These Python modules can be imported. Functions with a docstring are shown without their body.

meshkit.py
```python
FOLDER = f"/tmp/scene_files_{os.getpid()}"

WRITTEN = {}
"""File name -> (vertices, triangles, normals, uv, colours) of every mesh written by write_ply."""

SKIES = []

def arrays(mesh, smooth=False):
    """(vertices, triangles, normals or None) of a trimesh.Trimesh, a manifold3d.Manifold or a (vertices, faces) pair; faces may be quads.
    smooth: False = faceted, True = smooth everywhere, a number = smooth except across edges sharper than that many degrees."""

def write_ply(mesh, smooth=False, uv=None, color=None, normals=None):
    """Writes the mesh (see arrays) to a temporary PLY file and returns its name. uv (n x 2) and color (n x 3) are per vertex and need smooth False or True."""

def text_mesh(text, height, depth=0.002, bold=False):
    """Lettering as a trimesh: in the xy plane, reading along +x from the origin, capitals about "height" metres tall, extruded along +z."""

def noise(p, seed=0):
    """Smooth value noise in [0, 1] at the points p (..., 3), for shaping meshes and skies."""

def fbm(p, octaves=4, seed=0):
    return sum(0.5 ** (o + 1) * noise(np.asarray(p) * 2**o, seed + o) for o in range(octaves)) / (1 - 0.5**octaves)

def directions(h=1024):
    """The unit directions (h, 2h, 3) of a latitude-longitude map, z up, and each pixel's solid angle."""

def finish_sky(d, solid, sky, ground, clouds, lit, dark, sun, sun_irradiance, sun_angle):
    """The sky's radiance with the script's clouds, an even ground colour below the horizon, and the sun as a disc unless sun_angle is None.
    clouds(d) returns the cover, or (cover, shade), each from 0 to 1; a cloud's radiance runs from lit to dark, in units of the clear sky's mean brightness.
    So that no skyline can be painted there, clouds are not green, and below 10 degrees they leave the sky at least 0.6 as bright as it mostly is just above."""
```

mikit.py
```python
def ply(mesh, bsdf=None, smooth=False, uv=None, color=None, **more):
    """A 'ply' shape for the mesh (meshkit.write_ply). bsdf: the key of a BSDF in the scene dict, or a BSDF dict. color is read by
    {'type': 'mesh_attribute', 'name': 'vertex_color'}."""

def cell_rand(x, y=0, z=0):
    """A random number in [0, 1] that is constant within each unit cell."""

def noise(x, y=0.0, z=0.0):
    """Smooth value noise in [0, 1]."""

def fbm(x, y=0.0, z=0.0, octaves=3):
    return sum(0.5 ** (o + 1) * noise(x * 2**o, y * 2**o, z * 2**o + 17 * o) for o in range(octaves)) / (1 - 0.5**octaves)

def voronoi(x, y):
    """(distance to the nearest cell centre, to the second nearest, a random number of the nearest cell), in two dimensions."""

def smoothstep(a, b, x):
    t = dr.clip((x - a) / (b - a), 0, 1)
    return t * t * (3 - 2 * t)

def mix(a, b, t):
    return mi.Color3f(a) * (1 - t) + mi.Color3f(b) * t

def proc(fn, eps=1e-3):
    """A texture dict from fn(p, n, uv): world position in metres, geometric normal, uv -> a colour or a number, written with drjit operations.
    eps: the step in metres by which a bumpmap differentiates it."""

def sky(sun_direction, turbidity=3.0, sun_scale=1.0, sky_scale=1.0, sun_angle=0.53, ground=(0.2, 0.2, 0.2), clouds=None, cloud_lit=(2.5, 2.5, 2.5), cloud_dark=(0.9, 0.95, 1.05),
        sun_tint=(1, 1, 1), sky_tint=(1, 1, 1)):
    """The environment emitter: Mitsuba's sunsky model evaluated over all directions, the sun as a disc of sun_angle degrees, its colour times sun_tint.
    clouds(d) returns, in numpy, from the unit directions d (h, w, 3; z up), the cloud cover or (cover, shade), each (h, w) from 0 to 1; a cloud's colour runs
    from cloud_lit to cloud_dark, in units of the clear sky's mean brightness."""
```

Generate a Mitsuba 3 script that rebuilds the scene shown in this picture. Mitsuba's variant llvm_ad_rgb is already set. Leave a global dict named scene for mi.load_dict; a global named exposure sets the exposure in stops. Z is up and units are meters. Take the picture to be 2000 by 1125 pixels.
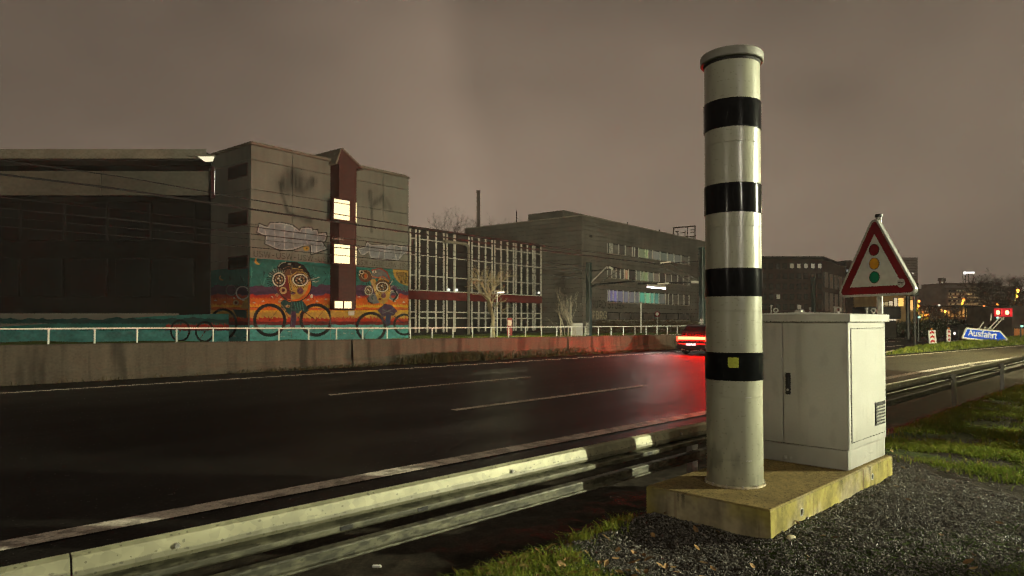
import math, random
import numpy as np, trimesh, shapely, shapely.ops
import shapely.geometry as sg
import shapely.affinity as sa
import manifold3d as m3
import drjit as dr
import mitsuba as mi
import mikit, meshkit
from mikit import proc, noise, fbm, voronoi, cell_rand, smoothstep, mix

random.seed(7)
R = np.random.default_rng(11)
T = mi.ScalarTransform4f
scene, labels = {}, {}

# ------------------------------------------------------------------ camera, sky, exposure
F, PITCH, HORIZON = 1330.0, math.radians(1.4), 626.0          # focal length and horizon in pixels of the 2000 x 1125 photograph
VC = HORIZON - F * math.tan(PITCH)
EYE = np.array([0.0, 0.0, 1.45])
FWD = np.array([math.cos(PITCH) / math.sqrt(2), math.cos(PITCH) / math.sqrt(2), math.sin(PITCH)])
RIGHT = np.array([1.0, -1.0, 0.0]) / math.sqrt(2)
UP = np.cross(RIGHT, FWD)
scene['camera'] = dict(type='perspective', fov=math.degrees(2 * math.atan(1000 / F)), fov_axis='x', near_clip=0.05, far_clip=5000.0,
                       principal_point_offset_y=(562.5 - VC) / 1125.0,
                       to_world=T().look_at(origin=EYE.tolist(), target=(EYE + FWD).tolist(), up=[0, 0, 1]))
exposure = 0.0
LAMP_MAIN, ADDED_LAMP_BACK, LAMP_TRACK, LAMP_TREE, LAMP_TAIL, LAMP_FAR = 3650.0, 150.0, 600.0, 1500.0, 3600.0, 1.0
FILL_LAMP_BEHIND = 290.0
LAMP_RIGHT = 420.0
MIST = 0.0007


def night_clouds(d):
    az = np.degrees(np.arctan2(d[..., 1], d[..., 0]))          # 45 = the way the camera looks; larger = to the left
    el = np.degrees(np.arcsin(np.clip(d[..., 2], -1, 1)))
    n = meshkit.fbm(d * [3.0, 3.0, 6.0], 4, 5)
    n2 = meshkit.fbm(d * [9.0, 9.0, 14.0], 4, 9)
    low = np.clip(el / 26.0, 0, 1.0) ** 0.75
    sh = 0.02 + 0.62 * low + (1 - low) * 0.42 * (1 - np.exp(-((az - 42) / 24.0) ** 2)) + 0.34 * (n - 0.5) + 0.12 * (n2 - 0.5) + 0.10 * np.clip((az - 58) / 22, 0, 1)
    c = 46.5 + 0.14 * el + 3.0 * (n - 0.5)                      # steam drifting up from the chimney
    x = az - c
    sh = sh - 0.19 * np.exp(-(np.clip(x, 0, None) / 9.0) ** 2) * (x > -1.5) * np.clip((x + 1.5) / 3.0, 0, 1)
    up = np.clip((el - 27) / 26, 0, 1)                           # the glow of the city fades towards the zenith
    return np.ones_like(az), np.clip(0.10 + sh * 0.86, 0, 1) * (1 - up) + up


SKY_SCALE = 24.03
scene['sky'] = mikit.sky([0.3, 0.9, 0.12], turbidity=3, sun_scale=0.0, sky_scale=SKY_SCALE, ground=(0.03, 0.03, 0.03), clouds=night_clouds,
                         cloud_lit=(0.405, 0.303, 0.222), cloud_dark=(0.016, 0.011, 0.0095))
scene['sky']['sampling_weight'] = 14.0


# ------------------------------------------------------------------ helpers
def ray(u, v):
    return FWD * F + RIGHT * (u - 1000.0) + UP * (VC - v)


def at(u, v, **k):
    """The point in the scene that the pixel (u, v) of the photograph shows on one plane X=, Y=, Z= or at a depth D=."""
    d = ray(u, v)
    (ax, val), = k.items()
    if ax == 'D':
        t = val / ((d[0] + d[1]) / math.sqrt(2))
    else:
        i = 'XYZ'.index(ax)
        t = (val - EYE[i]) / d[i]
    return EYE + d * t


class Frame:
    """An upright local frame: s along, w inwards (away from the road), z up."""

    def __init__(self, o, s):
        s = np.array([s[0], s[1], 0.0]); s /= np.linalg.norm(s)
        self.o, self.s, self.w = np.array([o[0], o[1], 0.0]), s, np.array([-s[1], s[0], 0.0])
        m = np.eye(4); m[:3, 0], m[:3, 1], m[:3, 3] = self.s, self.w, self.o
        self.m = m

    def loc(self, u, v, w=0.0):
        d = ray(u, v)
        t = (w - np.dot(EYE - self.o, self.w)) / np.dot(d, self.w)
        p = EYE + d * t
        return np.dot(p - self.o, self.s), p[2]

    def side(self, u, v, s=0.0):
        d = ray(u, v)
        t = (s - np.dot(EYE - self.o, self.s)) / np.dot(d, self.s)
        p = EYE + d * t
        return np.dot(p - self.o, self.w), p[2]

    def put(self, mesh):
        mesh = mesh.copy(); mesh.apply_transform(self.m); return mesh


used = {}


def numbered(name):
    n = used.get(name, 0); used[name] = n + 1
    return name if n == 0 else f'{name}_{n:03d}'


def add(name, mesh, bsdf, parent=None, label=None, smooth=False, emit=None, weight=0.3, kind=None, **more):
    key = numbered((parent + '__' if parent else '') + name)
    if isinstance(mesh, list):
        mesh = cat(mesh)
    scene[key] = mikit.ply(mesh, bsdf, smooth=smooth, **more)
    if emit is not None:
        scene[key]['emitter'] = {'type': 'area', 'radiance': {'type': 'rgb', 'value': list(map(float, emit))}, 'sampling_weight': float(weight)}
    if label or kind:
        labels[key] = {}
        if label: labels[key]['label'] = label
        if kind: labels[key]['kind'] = kind
    return key


def thing(name, label, category, group=None):
    key = numbered(name)
    labels[key] = {'label': label, 'category': category}
    if group: labels[key]['group'] = group
    return key


def one(name, mesh, bsdf, label, category, group=None, **k):
    key = add(name, mesh, bsdf, **k)
    labels[key] = {'label': label, 'category': category}
    if group: labels[key]['group'] = group
    return key


def cat(ms):
    return trimesh.util.concatenate([m for m in ms if m is not None and len(m.faces)])


def box(x0, x1, y0, y1, z0, z1, ch=0.0):
    if ch <= 0:
        m = trimesh.creation.box([x1 - x0, y1 - y0, z1 - z0])
        m.apply_translation([(x0 + x1) / 2, (y0 + y1) / 2, (z0 + z1) / 2])
        return m
    h = np.array([x1 - x0, y1 - y0, z1 - z0]) / 2
    ch = min(ch, 0.45 * h.min())
    pts = []
    for sx in (-1, 1):
        for sy in (-1, 1):
            for sz in (-1, 1):
                s = np.array([sx, sy, sz])
                for k in range(3):
                    p = h - ch; p[k] = h[k]
                    pts.append(s * p)
    m = trimesh.convex.convex_hull(np.array(pts))
    m.apply_translation([(x0 + x1) / 2, (y0 + y1) / 2, (z0 + z1) / 2])
    return m


def cyl(p0, p1, r0, r1=None, sides=16, caps=True):
    r1 = r0 if r1 is None else r1
    p0, p1 = np.array(p0, float), np.array(p1, float)
    d = p1 - p0; d = d / np.linalg.norm(d)
    a = np.cross(d, [0, 0, 1.0] if abs(d[2]) < 0.9 else [1.0, 0, 0]); a /= np.linalg.norm(a)
    b = np.cross(d, a)
    an = np.arange(sides) * 2 * np.pi / sides
    ring = np.cos(an)[:, None] * a + np.sin(an)[:, None] * b
    v = np.vstack([p0 + ring * r0, p1 + ring * r1])
    i = np.arange(sides); j = (i + 1) % sides
    f = np.vstack([np.stack([i, j, j + sides], 1), np.stack([i, j + sides, i + sides], 1)])
    if caps:
        v = np.vstack([v, p0, p1])
        f = np.vstack([f, np.stack([j, i, i * 0 + 2 * sides], 1), np.stack([i + sides, j + sides, i * 0 + 2 * sides + 1], 1)])
    return trimesh.Trimesh(v, f, process=False)


def tubes(segs, sides=5):
    """Many tapered tubes at once: segs = rows of p0, p1, r0, r1."""
    a = np.array([np.r_[p, q, r, s] for p, q, r, s in segs])
    p, q, r, s = a[:, :3], a[:, 3:6], a[:, 6], a[:, 7]
    d = q - p; d = d / (np.linalg.norm(d, axis=1, keepdims=True) + 1e-12)
    x = np.cross(d, np.where(np.abs(d[:, 2:]) < 0.9, [0, 0, 1.0], [1.0, 0, 0])); x /= np.linalg.norm(x, axis=1, keepdims=True)
    y = np.cross(d, x)
    an = np.arange(sides) * 2 * np.pi / sides
    ring = np.cos(an)[None, :, None] * x[:, None] + np.sin(an)[None, :, None] * y[:, None]
    v = np.concatenate([p[:, None] + ring * r[:, None, None], q[:, None] + ring * s[:, None, None]], 1)
    i = np.arange(sides); j = (i + 1) % sides
    f = np.vstack([np.stack([i, j, j + sides], 1), np.stack([i, j + sides, i + sides], 1)])
    ff = f[None] + (np.arange(len(a)) * 2 * sides)[:, None, None]
    return trimesh.Trimesh(v.reshape(-1, 3), ff.reshape(-1, 3), process=False)


def path(pts, r, sides=8):
    pts = [np.array(p, float) for p in pts]
    return tubes([(a, b, r, r) for a, b in zip(pts[:-1], pts[1:])], sides)


def lathe(profile, c=(0, 0, 0), sides=48):
    m = trimesh.creation.revolve(np.array(profile, float), sections=sides)
    m.apply_translation(c); return m


def sheet(poly, z):
    """A flat horizontal sheet of a shapely polygon."""
    out = []
    for g in getattr(poly, 'geoms', [poly]):
        if g.area < 1e-9: continue
        v, f = trimesh.creation.triangulate_polygon(g, engine='earcut')
        out.append(trimesh.Trimesh(np.c_[v, np.full(len(v), z)], f, process=False))
    m = cat(out)
    if m.face_normals[0][2] < 0: m.invert()
    return m


def extr(poly, h):
    return cat([trimesh.creation.extrude_polygon(g, h, engine='earcut') for g in getattr(poly, 'geoms', [poly]) if g.area > 1e-9])


def basis(m, o, x, y, z):
    M = np.eye(4); M[:3, 0], M[:3, 1], M[:3, 2], M[:3, 3] = x, y, z, o
    m = m.copy(); m.apply_transform(M)
    return m


def strip(pts, width, z):
    return sheet(sg.LineString(pts).buffer(width / 2, cap_style=2, join_style=2), z)


def ball(c, r, sub=2, sc=(1, 1, 1)):
    m = trimesh.creation.icosphere(sub, r); m.apply_scale(sc); m.apply_translation(c); return m


def torus(c, R_, r, n, sides=20, k=8):
    m = trimesh.creation.torus(R_, r, sides, k)
    z = np.array(n, float) / np.linalg.norm(n)
    x = np.cross([0.3, 0.5, 0.8], z); x /= np.linalg.norm(x)
    return basis(m, c, x, np.cross(z, x), z)


# ------------------------------------------------------------------ materials
def mat(name, base, rough=0.7, metal=0.0, spec=0.5, **k):
    if callable(base): base = proc(base)
    elif not isinstance(base, dict): base = {'type': 'rgb', 'value': list(map(float, base))}
    if callable(rough): rough = proc(rough)
    b = {'type': 'principled', 'base_color': base, 'roughness': rough, 'metallic': metal, 'specular': spec, **k}
    scene[name] = {'type': 'twosided', 'bsdf': b}
    return name


def speck(c, amt=0.25, f=30.0, big=0.8, bamt=0.25):
    """A base colour with fine grain and broad weathering."""
    c = list(map(float, c))
    def fn(p, n, uv):
        a = fbm(p.x * f, p.y * f, p.z * f, octaves=2)
        b = fbm(p.x * big, p.y * big, p.z * big + 5.0, octaves=3)
        return mi.Color3f(c) * (1 + amt * (a * 2 - 1)) * (1 + bamt * (b * 2 - 1))
    return fn


def f_asphalt(p, n, uv):
    g = noise(p.x * 70, p.y * 70, 1.0)
    b = fbm(p.x * 0.18, p.y * 1.1, 3.0, octaves=3)
    crack = smoothstep(0.0, 0.03, dr.abs(fbm(p.x * 0.22, p.y * 0.5, 7.0, octaves=3) - 0.5))
    bits = smoothstep(0.93, 0.99, noise(p.x * 34, p.y * 34, 9.0))
    lane = dr.abs((p.y - 6.2) / 3.65 - dr.floor((p.y - 6.2) / 3.65) - 0.5)
    g = g * (0.72 + 0.45 * smoothstep(0.06, 0.16, dr.abs(lane - 0.24)))
    joint = smoothstep(0.05, 0.02, dr.abs(p.y - 11.75 + 0.05 * noise(p.x * 1.5, 1.0, 1.0)))
    g = g * (1 - 0.7 * joint)
    return mi.Color3f(0.0095, 0.0085, 0.0072) * (0.5 + 0.9 * g) * (0.65 + 0.7 * b) * (0.75 + 0.25 * crack) + mi.Color3f(0.07, 0.065, 0.055) * bits


def r_asphalt(p, n, uv):
    return 0.34 + 0.26 * fbm(p.x * 0.3, p.y * 1.6, 1.0, octaves=3) + 0.12 * noise(p.x * 60, p.y * 60, 2.0)


def f_line(p, n, uv):
    w = fbm(p.x * 9, p.y * 9, 1.0, octaves=3)
    g = noise(p.x * 80, p.y * 80, 4.0)
    k = smoothstep(0.30, 0.55, w)
    return mix((0.26, 0.235, 0.20), (0.56, 0.51, 0.43), k) * (0.65 + 0.6 * g)


def f_barrier(p, n, uv):
    streak = fbm(p.x * 5.0, p.y * 0.2, p.z * 0.6, octaves=4)
    g = fbm(p.x * 22, p.y * 22, p.z * 22, octaves=2)
    board = 0.85 + 0.15 * smoothstep(0.0, 0.05, dr.abs(dr.abs(p.x * 1.6 - dr.floor(p.x * 1.6) - 0.5) - 0.48))
    drip = smoothstep(0.52, 0.75, fbm(p.x * 2.3, 0.0, p.z * 0.35, octaves=3))
    return mi.Color3f(0.072, 0.060, 0.045) * (0.5 + 0.75 * streak) * (0.75 + 0.5 * g) * board * (1 - 0.55 * drip)


def f_slab(p, n, uv):
    g = fbm(p.x * 30, p.y * 30, p.z * 30, octaves=3)
    streak = fbm(p.x * 9 + p.y * 9, p.y * 7, p.z * 2.2, octaves=4)
    moss_and_lamp_tint = smoothstep(0.38, 0.66, fbm(p.x * 4.0, p.y * 4.0, p.z * 3.0 + 2.0, octaves=4) + 0.10 * smoothstep(-0.5, -0.9, n.y))  # moss, plus lamplight yellow painted on the face towards the lamp
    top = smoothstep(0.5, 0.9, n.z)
    side = mix((0.49, 0.42, 0.26), (0.43, 0.365, 0.10), moss_and_lamp_tint) * (0.20 + 1.25 * streak)
    rust = smoothstep(0.66, 0.8, fbm(p.x * 14 + p.y * 14, 3.0, p.z * 1.0, octaves=3))
    side = side * (1 - 0.55 * rust) + mi.Color3f(0.10, 0.04, 0.015) * 0.5 * rust
    pit = smoothstep(0.55, 0.85, noise(p.x * 120, p.y * 120, 1.0)) + 0.6 * smoothstep(0.7, 0.8, noise(p.x * 45, p.y * 45, 6.0))
    tp = mix((0.33, 0.24, 0.09), (0.20, 0.145, 0.055), fbm(p.x * 6, p.y * 6, 3.0, octaves=4)) * (1 - 0.45 * pit)
    drip = smoothstep(0.60, 0.70, noise(p.x * 11 + p.y * 11, p.y * 3.0, 1.0)) * smoothstep(0.02, 0.19, p.z) * smoothstep(0.35, 0.6, noise(p.x * 40 + p.y * 40, 0.0, p.z * 6))
    side = side * (1 - 0.6 * drip)
    return (side * (1 - top) + tp * top) * (0.7 + 0.6 * g) * 0.66


def f_galv(p, n, uv):
    v1, v2, r = voronoi(p.x * 26, p.z * 26 + p.y * 26)
    s = fbm(p.x * 7.0, p.y * 3, p.z * 1.5, octaves=4)
    d = fbm(p.x * 2.2, p.y * 9, p.z * 9.0, octaves=3)
    dots = 1 - 0.45 * smoothstep(0.80, 0.9, noise(p.x * 60, p.y * 60, p.z * 60))
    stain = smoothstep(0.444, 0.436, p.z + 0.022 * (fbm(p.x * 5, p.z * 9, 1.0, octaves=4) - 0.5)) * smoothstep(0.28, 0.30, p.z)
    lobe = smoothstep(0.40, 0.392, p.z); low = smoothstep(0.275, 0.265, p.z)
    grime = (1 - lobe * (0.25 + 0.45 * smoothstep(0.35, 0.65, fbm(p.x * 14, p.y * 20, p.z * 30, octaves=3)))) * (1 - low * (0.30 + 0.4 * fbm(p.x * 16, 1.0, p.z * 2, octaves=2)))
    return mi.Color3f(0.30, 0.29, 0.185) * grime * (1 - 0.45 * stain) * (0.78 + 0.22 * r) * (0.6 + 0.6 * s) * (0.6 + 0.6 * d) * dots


def f_ground(p, n, uv):
    g = fbm(p.x * 16, p.y * 16, 1.0, octaves=3)
    b = fbm(p.x * 1.3, p.y * 1.3, 4.0, octaves=3)
    grain = noise(p.x * 90, p.y * 90, 2.0)
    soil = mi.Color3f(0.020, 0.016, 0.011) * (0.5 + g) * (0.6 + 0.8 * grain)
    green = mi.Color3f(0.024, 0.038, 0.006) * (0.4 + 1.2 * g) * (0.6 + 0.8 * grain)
    return soil + (green - soil) * smoothstep(0.38, 0.62, b) * smoothstep(3.15, 2.85, p.y)  # green ends at the crest, its shade painted beyond as dark soil


def f_col(p, n, uv):
    d = fbm(p.x * 2.0, p.y * 2.0, p.z * 1.2, octaves=3)
    st = fbm(p.x * 26, p.y * 26, p.z * 1.3, octaves=3)
    low = smoothstep(1.0, 0.2, p.z)
    spot = smoothstep(0.80, 0.86, noise(p.x * 60, p.y * 60, p.z * 60))
    c = mi.Color3f(0.340, 0.342, 0.255) * (0.9 + 0.2 * d) * (0.92 + 0.16 * st)
    mud = smoothstep(0.45, 0.75, fbm(p.x * 14, p.y * 14, p.z * 5, octaves=3)) * low
    return c * (1 - 0.35 * mud) * (1 - 0.18 * spot) * (1 - 0.22 * low)


def f_cab(p, n, uv):
    d = fbm(p.x * 3.0, p.y * 3.0, p.z * 2.0, octaves=4)
    dirt = smoothstep(0.58, 0.80, fbm(p.x * 12, p.y * 12, p.z * 4.5, octaves=4))
    run = smoothstep(0.55, 0.8, fbm(p.x * 20, p.y * 20, p.z * 0.9, octaves=3))
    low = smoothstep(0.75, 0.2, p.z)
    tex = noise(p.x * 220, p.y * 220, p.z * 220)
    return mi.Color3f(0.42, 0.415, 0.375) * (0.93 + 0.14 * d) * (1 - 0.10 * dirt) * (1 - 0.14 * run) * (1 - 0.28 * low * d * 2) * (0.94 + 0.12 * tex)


mat('m_asphalt', f_asphalt, r_asphalt, spec=0.06)
mat('m_line', f_line, 0.55, spec=0.3)
mat('m_barrier', f_barrier, 0.85, spec=0.2)
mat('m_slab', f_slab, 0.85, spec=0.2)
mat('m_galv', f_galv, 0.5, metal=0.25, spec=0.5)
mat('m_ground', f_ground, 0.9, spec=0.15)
mat('m_col', f_col, 0.27, spec=0.7, clearcoat=0.6, clearcoat_gloss=0.85)
mat('m_cap', speck((0.24, 0.235, 0.20), 0.1, 40), 0.42)
mat('m_band', speck((0.004, 0.0045, 0.005), 0.3, 40), 0.14, spec=0.12, clearcoat=0.12, clearcoat_gloss=0.95)
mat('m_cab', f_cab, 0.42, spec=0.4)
mat('m_seam', (0.015, 0.014, 0.012), 0.8)
mat('m_black', speck((0.012, 0.012, 0.012), 0.2, 60), 0.45)
mat('m_steel', speck((0.42, 0.41, 0.38), 0.25, 60), 0.35, metal=0.7)
mat('m_zinc', speck((0.40, 0.40, 0.36), 0.25, 40), 0.5, metal=0.3)
# ------------------------------------------------------------------ ground, road, markings
ROAD = -0.20


def sstep(a, b, x):
    t = np.clip((x - a) / (b - a), 0, 1); return t * t * (3 - 2 * t)


def asphalt_edge(X):
    return 5.15 - np.clip(X - 24, 0, None) * 0.12


def height(X, Y):
    X, Y = np.asarray(X, float), np.asarray(Y, float)
    p = np.stack([X, Y, X * 0], -1)
    z = 0.05 * (meshkit.fbm(p * 1.1, 4, 3) - 0.5) + 0.018 * (meshkit.noise(p * 9.0, 8) - 0.5)
    far = sstep(6.5, 12, X)
    z = z - 0.10 * far
    drop = sstep(2.85, 3.45, Y) * (0.27 - 0.14 * far)            # the verge falls away to the road behind the crest
    z = z - drop
    hollow = 0.05 * np.exp(-(((X - 3.75) / 0.5) ** 2 + ((Y - 2.2) / 0.6) ** 2))
    heap = 0.07 * np.exp(-(((X - 5.6) / 1.3) ** 2 + ((Y - 1.3) / 0.5) ** 2))
    z = z - hollow + heap
    e = asphalt_edge(X)
    return np.where(Y > e - 0.5, np.minimum(z, z + (ROAD - 0.06 - z) * sstep(-0.5, 0.1, Y - e)), z)


def grid(xs, ys, fn):
    X, Y = np.meshgrid(xs, ys, indexing='ij')
    v = np.stack([X, Y, fn(X, Y)], -1).reshape(-1, 3)
    n, m = len(xs), len(ys)
    i, j = np.meshgrid(np.arange(n - 1), np.arange(m - 1), indexing='ij')
    a = (i * m + j).ravel()
    return trimesh.Trimesh(v, np.vstack([np.stack([a, a + m, a + m + 1], 1), np.stack([a, a + m + 1, a + 1], 1)]), process=False)


xs = np.r_[np.linspace(-40, -2, 30), np.linspace(-1.8, 9, 190), np.linspace(9.2, 24, 80), np.linspace(25, 130, 80)]
ys = np.r_[np.linspace(-60, -6, 30), np.linspace(-5.6, 0, 30), np.linspace(0.05, 5.3, 110)]
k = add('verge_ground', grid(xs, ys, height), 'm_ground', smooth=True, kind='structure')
big = box(-380, 680, -380, 600, -0.9, -0.34)
add('ground', big, 'm_ground', kind='structure')

road = sg.Polygon([(-140, 5.0), (24, 5.0), (180, 5.0 - 156 * 0.12), (180, 21.6), (-140, 21.6)])
r = add('road', sheet(road, ROAD), 'm_asphalt', kind='structure')


def f_exit(p, n, uv):
    g = noise(p.x * 60, p.y * 60, 1.0)
    b = fbm(p.x * 0.25, p.y * 1.3, 3.0, octaves=4)
    return mi.Color3f(0.062, 0.056, 0.038) * (0.55 + 0.8 * g) * (0.6 + 0.8 * b)


mat('m_exit', f_exit, 0.6, spec=0.2)
ex_ = sg.Polygon([(18, 5.05), (24, 5.05), (170, 5.05 - 146 * 0.12), (170, -2.6), (55.5, 8.1), (34, 10.0), (24, 10.05), (18, 9.9)])
add('exit_road', sheet(ex_, ROAD + 0.004), 'm_exit', kind='structure')
Z1 = ROAD + 0.009
add('edge_line', strip([(-60, 6.12), (24, 6.2), (31, 6.05), (39, 5.4), (120, -5.0)], 0.27, Z1), 'm_line', r)
add('edge_line', strip([(27, 9.95), (34, 9.8), (55.5, 7.9), (130, 1.0)], 0.22, Z1), 'm_line', r)
add('edge_line', strip([(33.5, 10.5), (41.5, 11.7), (170, 12.0)], 0.20, Z1), 'm_line', r)
add('edge_line', strip([(-60, 19.0), (180, 19.3)], 0.16, Z1), 'm_line', r)
for x0 in (-46, -28, -10, 8.1):
    add('lane_dash', strip([(x0, 9.62), (x0 + 6.5, 9.85)], 0.2, Z1), 'm_line', r)
for x0 in (-46, -28, -10, 7.8, 25.8, 43.8, 61.8, 79.8, 97.8):
    add('lane_dash', strip([(x0, 13.5), (x0 + 6.6, 13.7)], 0.16, Z1), 'm_line', r)
for x0 in (56, 74, 92):
    add('lane_dash', strip([(x0, 16.6), (x0 + 5, 16.6)], 0.14, Z1), 'm_line', r)
for i in range(4):                                               # hatching on the shoulder of the exit
    add('hatch_line', strip([(30 + i * 3.2, 5.9 - i * 0.28), (27.6 + i * 3.2, 4.85 - i * 0.36)], 0.16, Z1), 'm_line', r)

# ground of the tramway and the buildings beyond the barrier wall
mat('m_ballast', speck((0.10, 0.09, 0.075), 0.6, 22, 0.5, 0.4), 0.9, spec=0.15)
mat('m_lawn', speck((0.06, 0.075, 0.022), 0.6, 9, 0.7, 0.5), 0.9, spec=0.1)
mat('m_pave', speck((0.20, 0.185, 0.16), 0.3, 12, 0.5, 0.3), 0.8, spec=0.2)
add('track_bed', box(-140, 200, 21.9, 30.4, -0.3, 0.06), 'm_ballast', kind='structure')
add('pavement', box(-140, 200, 30.4, 32.0, -0.3, 0.10), 'm_pave', kind='structure')
add('lawn', grid(np.linspace(-140, 200, 120), np.linspace(31.9, 120, 60), lambda X, Y: 0.12 + 0.5 * sstep(32, 36, Y) * (meshkit.fbm(np.stack([X, Y, X * 0], -1) * 0.3, 3, 4) - 0.35)), 'm_lawn', smooth=True, kind='structure')

# grass island between main road and exit
isl = sg.Polygon([(35.5, 10.35), (55.5, 8.35), (125, 1.6), (150, 4), (150, 11.4), (60, 11.3), (42, 11.2)])
def isl_h(m):
    m = m.subdivide_to_size(2.0)
    return m
im = trimesh.Trimesh(*trimesh.remesh.subdivide_to_size(*(lambda q: (q.vertices, q.faces))(sheet(isl, ROAD + 0.01)), 1.6))
d_in = np.array([isl.exterior.distance(sg.Point(p[0], p[1])) for p in im.vertices])
im.vertices[:, 2] += np.clip(d_in, 0, 0.8) * 0.28
add('grass_island', im, 'm_lawn', smooth=True, kind='structure')

# ------------------------------------------------------------------ concrete barrier wall
cb = thing('barrier_wall', 'long low stained concrete wall along the far edge of the road, lit red near the car', 'concrete wall')
tops = [(-70, 0.86), (1.3, 0.83), (13.2, 0.77), (25.1, 0.68), (37.0, 0.635), (46, 0.42), (56, 0.20), (80, 0.16), (110, 0.16), (150, 0.16)]
tx, tz = zip(*tops)
joints = [-70, -58, -46, -34.3, -22.4, -10.5, 1.3, 13.2, 25.1, 37.0, 46, 56, 68, 80, 95, 110, 130, 150]
for a, b in zip(joints[:-1], joints[1:]):
    za, zb = np.interp([a, b], tx, tz)
    y0, y1 = 21.3, 21.62
    g = 0.03
    prof = []
    v = []
    for x, z in ((a + g, za), (b - g, zb)):
        for yy, zz in ((y0 - 0.10, ROAD - 0.1), (y0 - 0.06, 0.0), (y0, 0.12), (y0, z - 0.03), (y0 + 0.03, z), (y1 - 0.03, z), (y1, z - 0.03), (y1, ROAD - 0.1)):
            v.append((x, yy, zz))
    add('wall_panel', trimesh.convex.convex_hull(np.array(v)) if False else None or (lambda V: trimesh.Trimesh(V, np.vstack([
        *[np.array([[i, (i + 1) % 8, (i + 1) % 8 + 8], [i, (i + 1) % 8 + 8, i + 8]]) for i in range(8)],
        np.array([[0, i + 1, i] for i in range(1, 7)]), np.array([[8, 8 + i, 8 + i + 1] for i in range(1, 7)])]), process=False))(np.array(v)), 'm_barrier', cb)

# ------------------------------------------------------------------ guard rail
X0, X1 = -3.5, 33.0
GY = 3.2


def rail_profile(pts, th):
    return sg.LineString(pts).buffer(th, cap_style=2, join_style=1, quad_segs=2)


def along_x(poly, x0, x1):
    m = extr(poly, x1 - x0)                                      # poly in (Y, z)
    return basis(m, (x0, 0, 0), (0, 1, 0), (0, 0, 1), (1, 0, 0))


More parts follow.
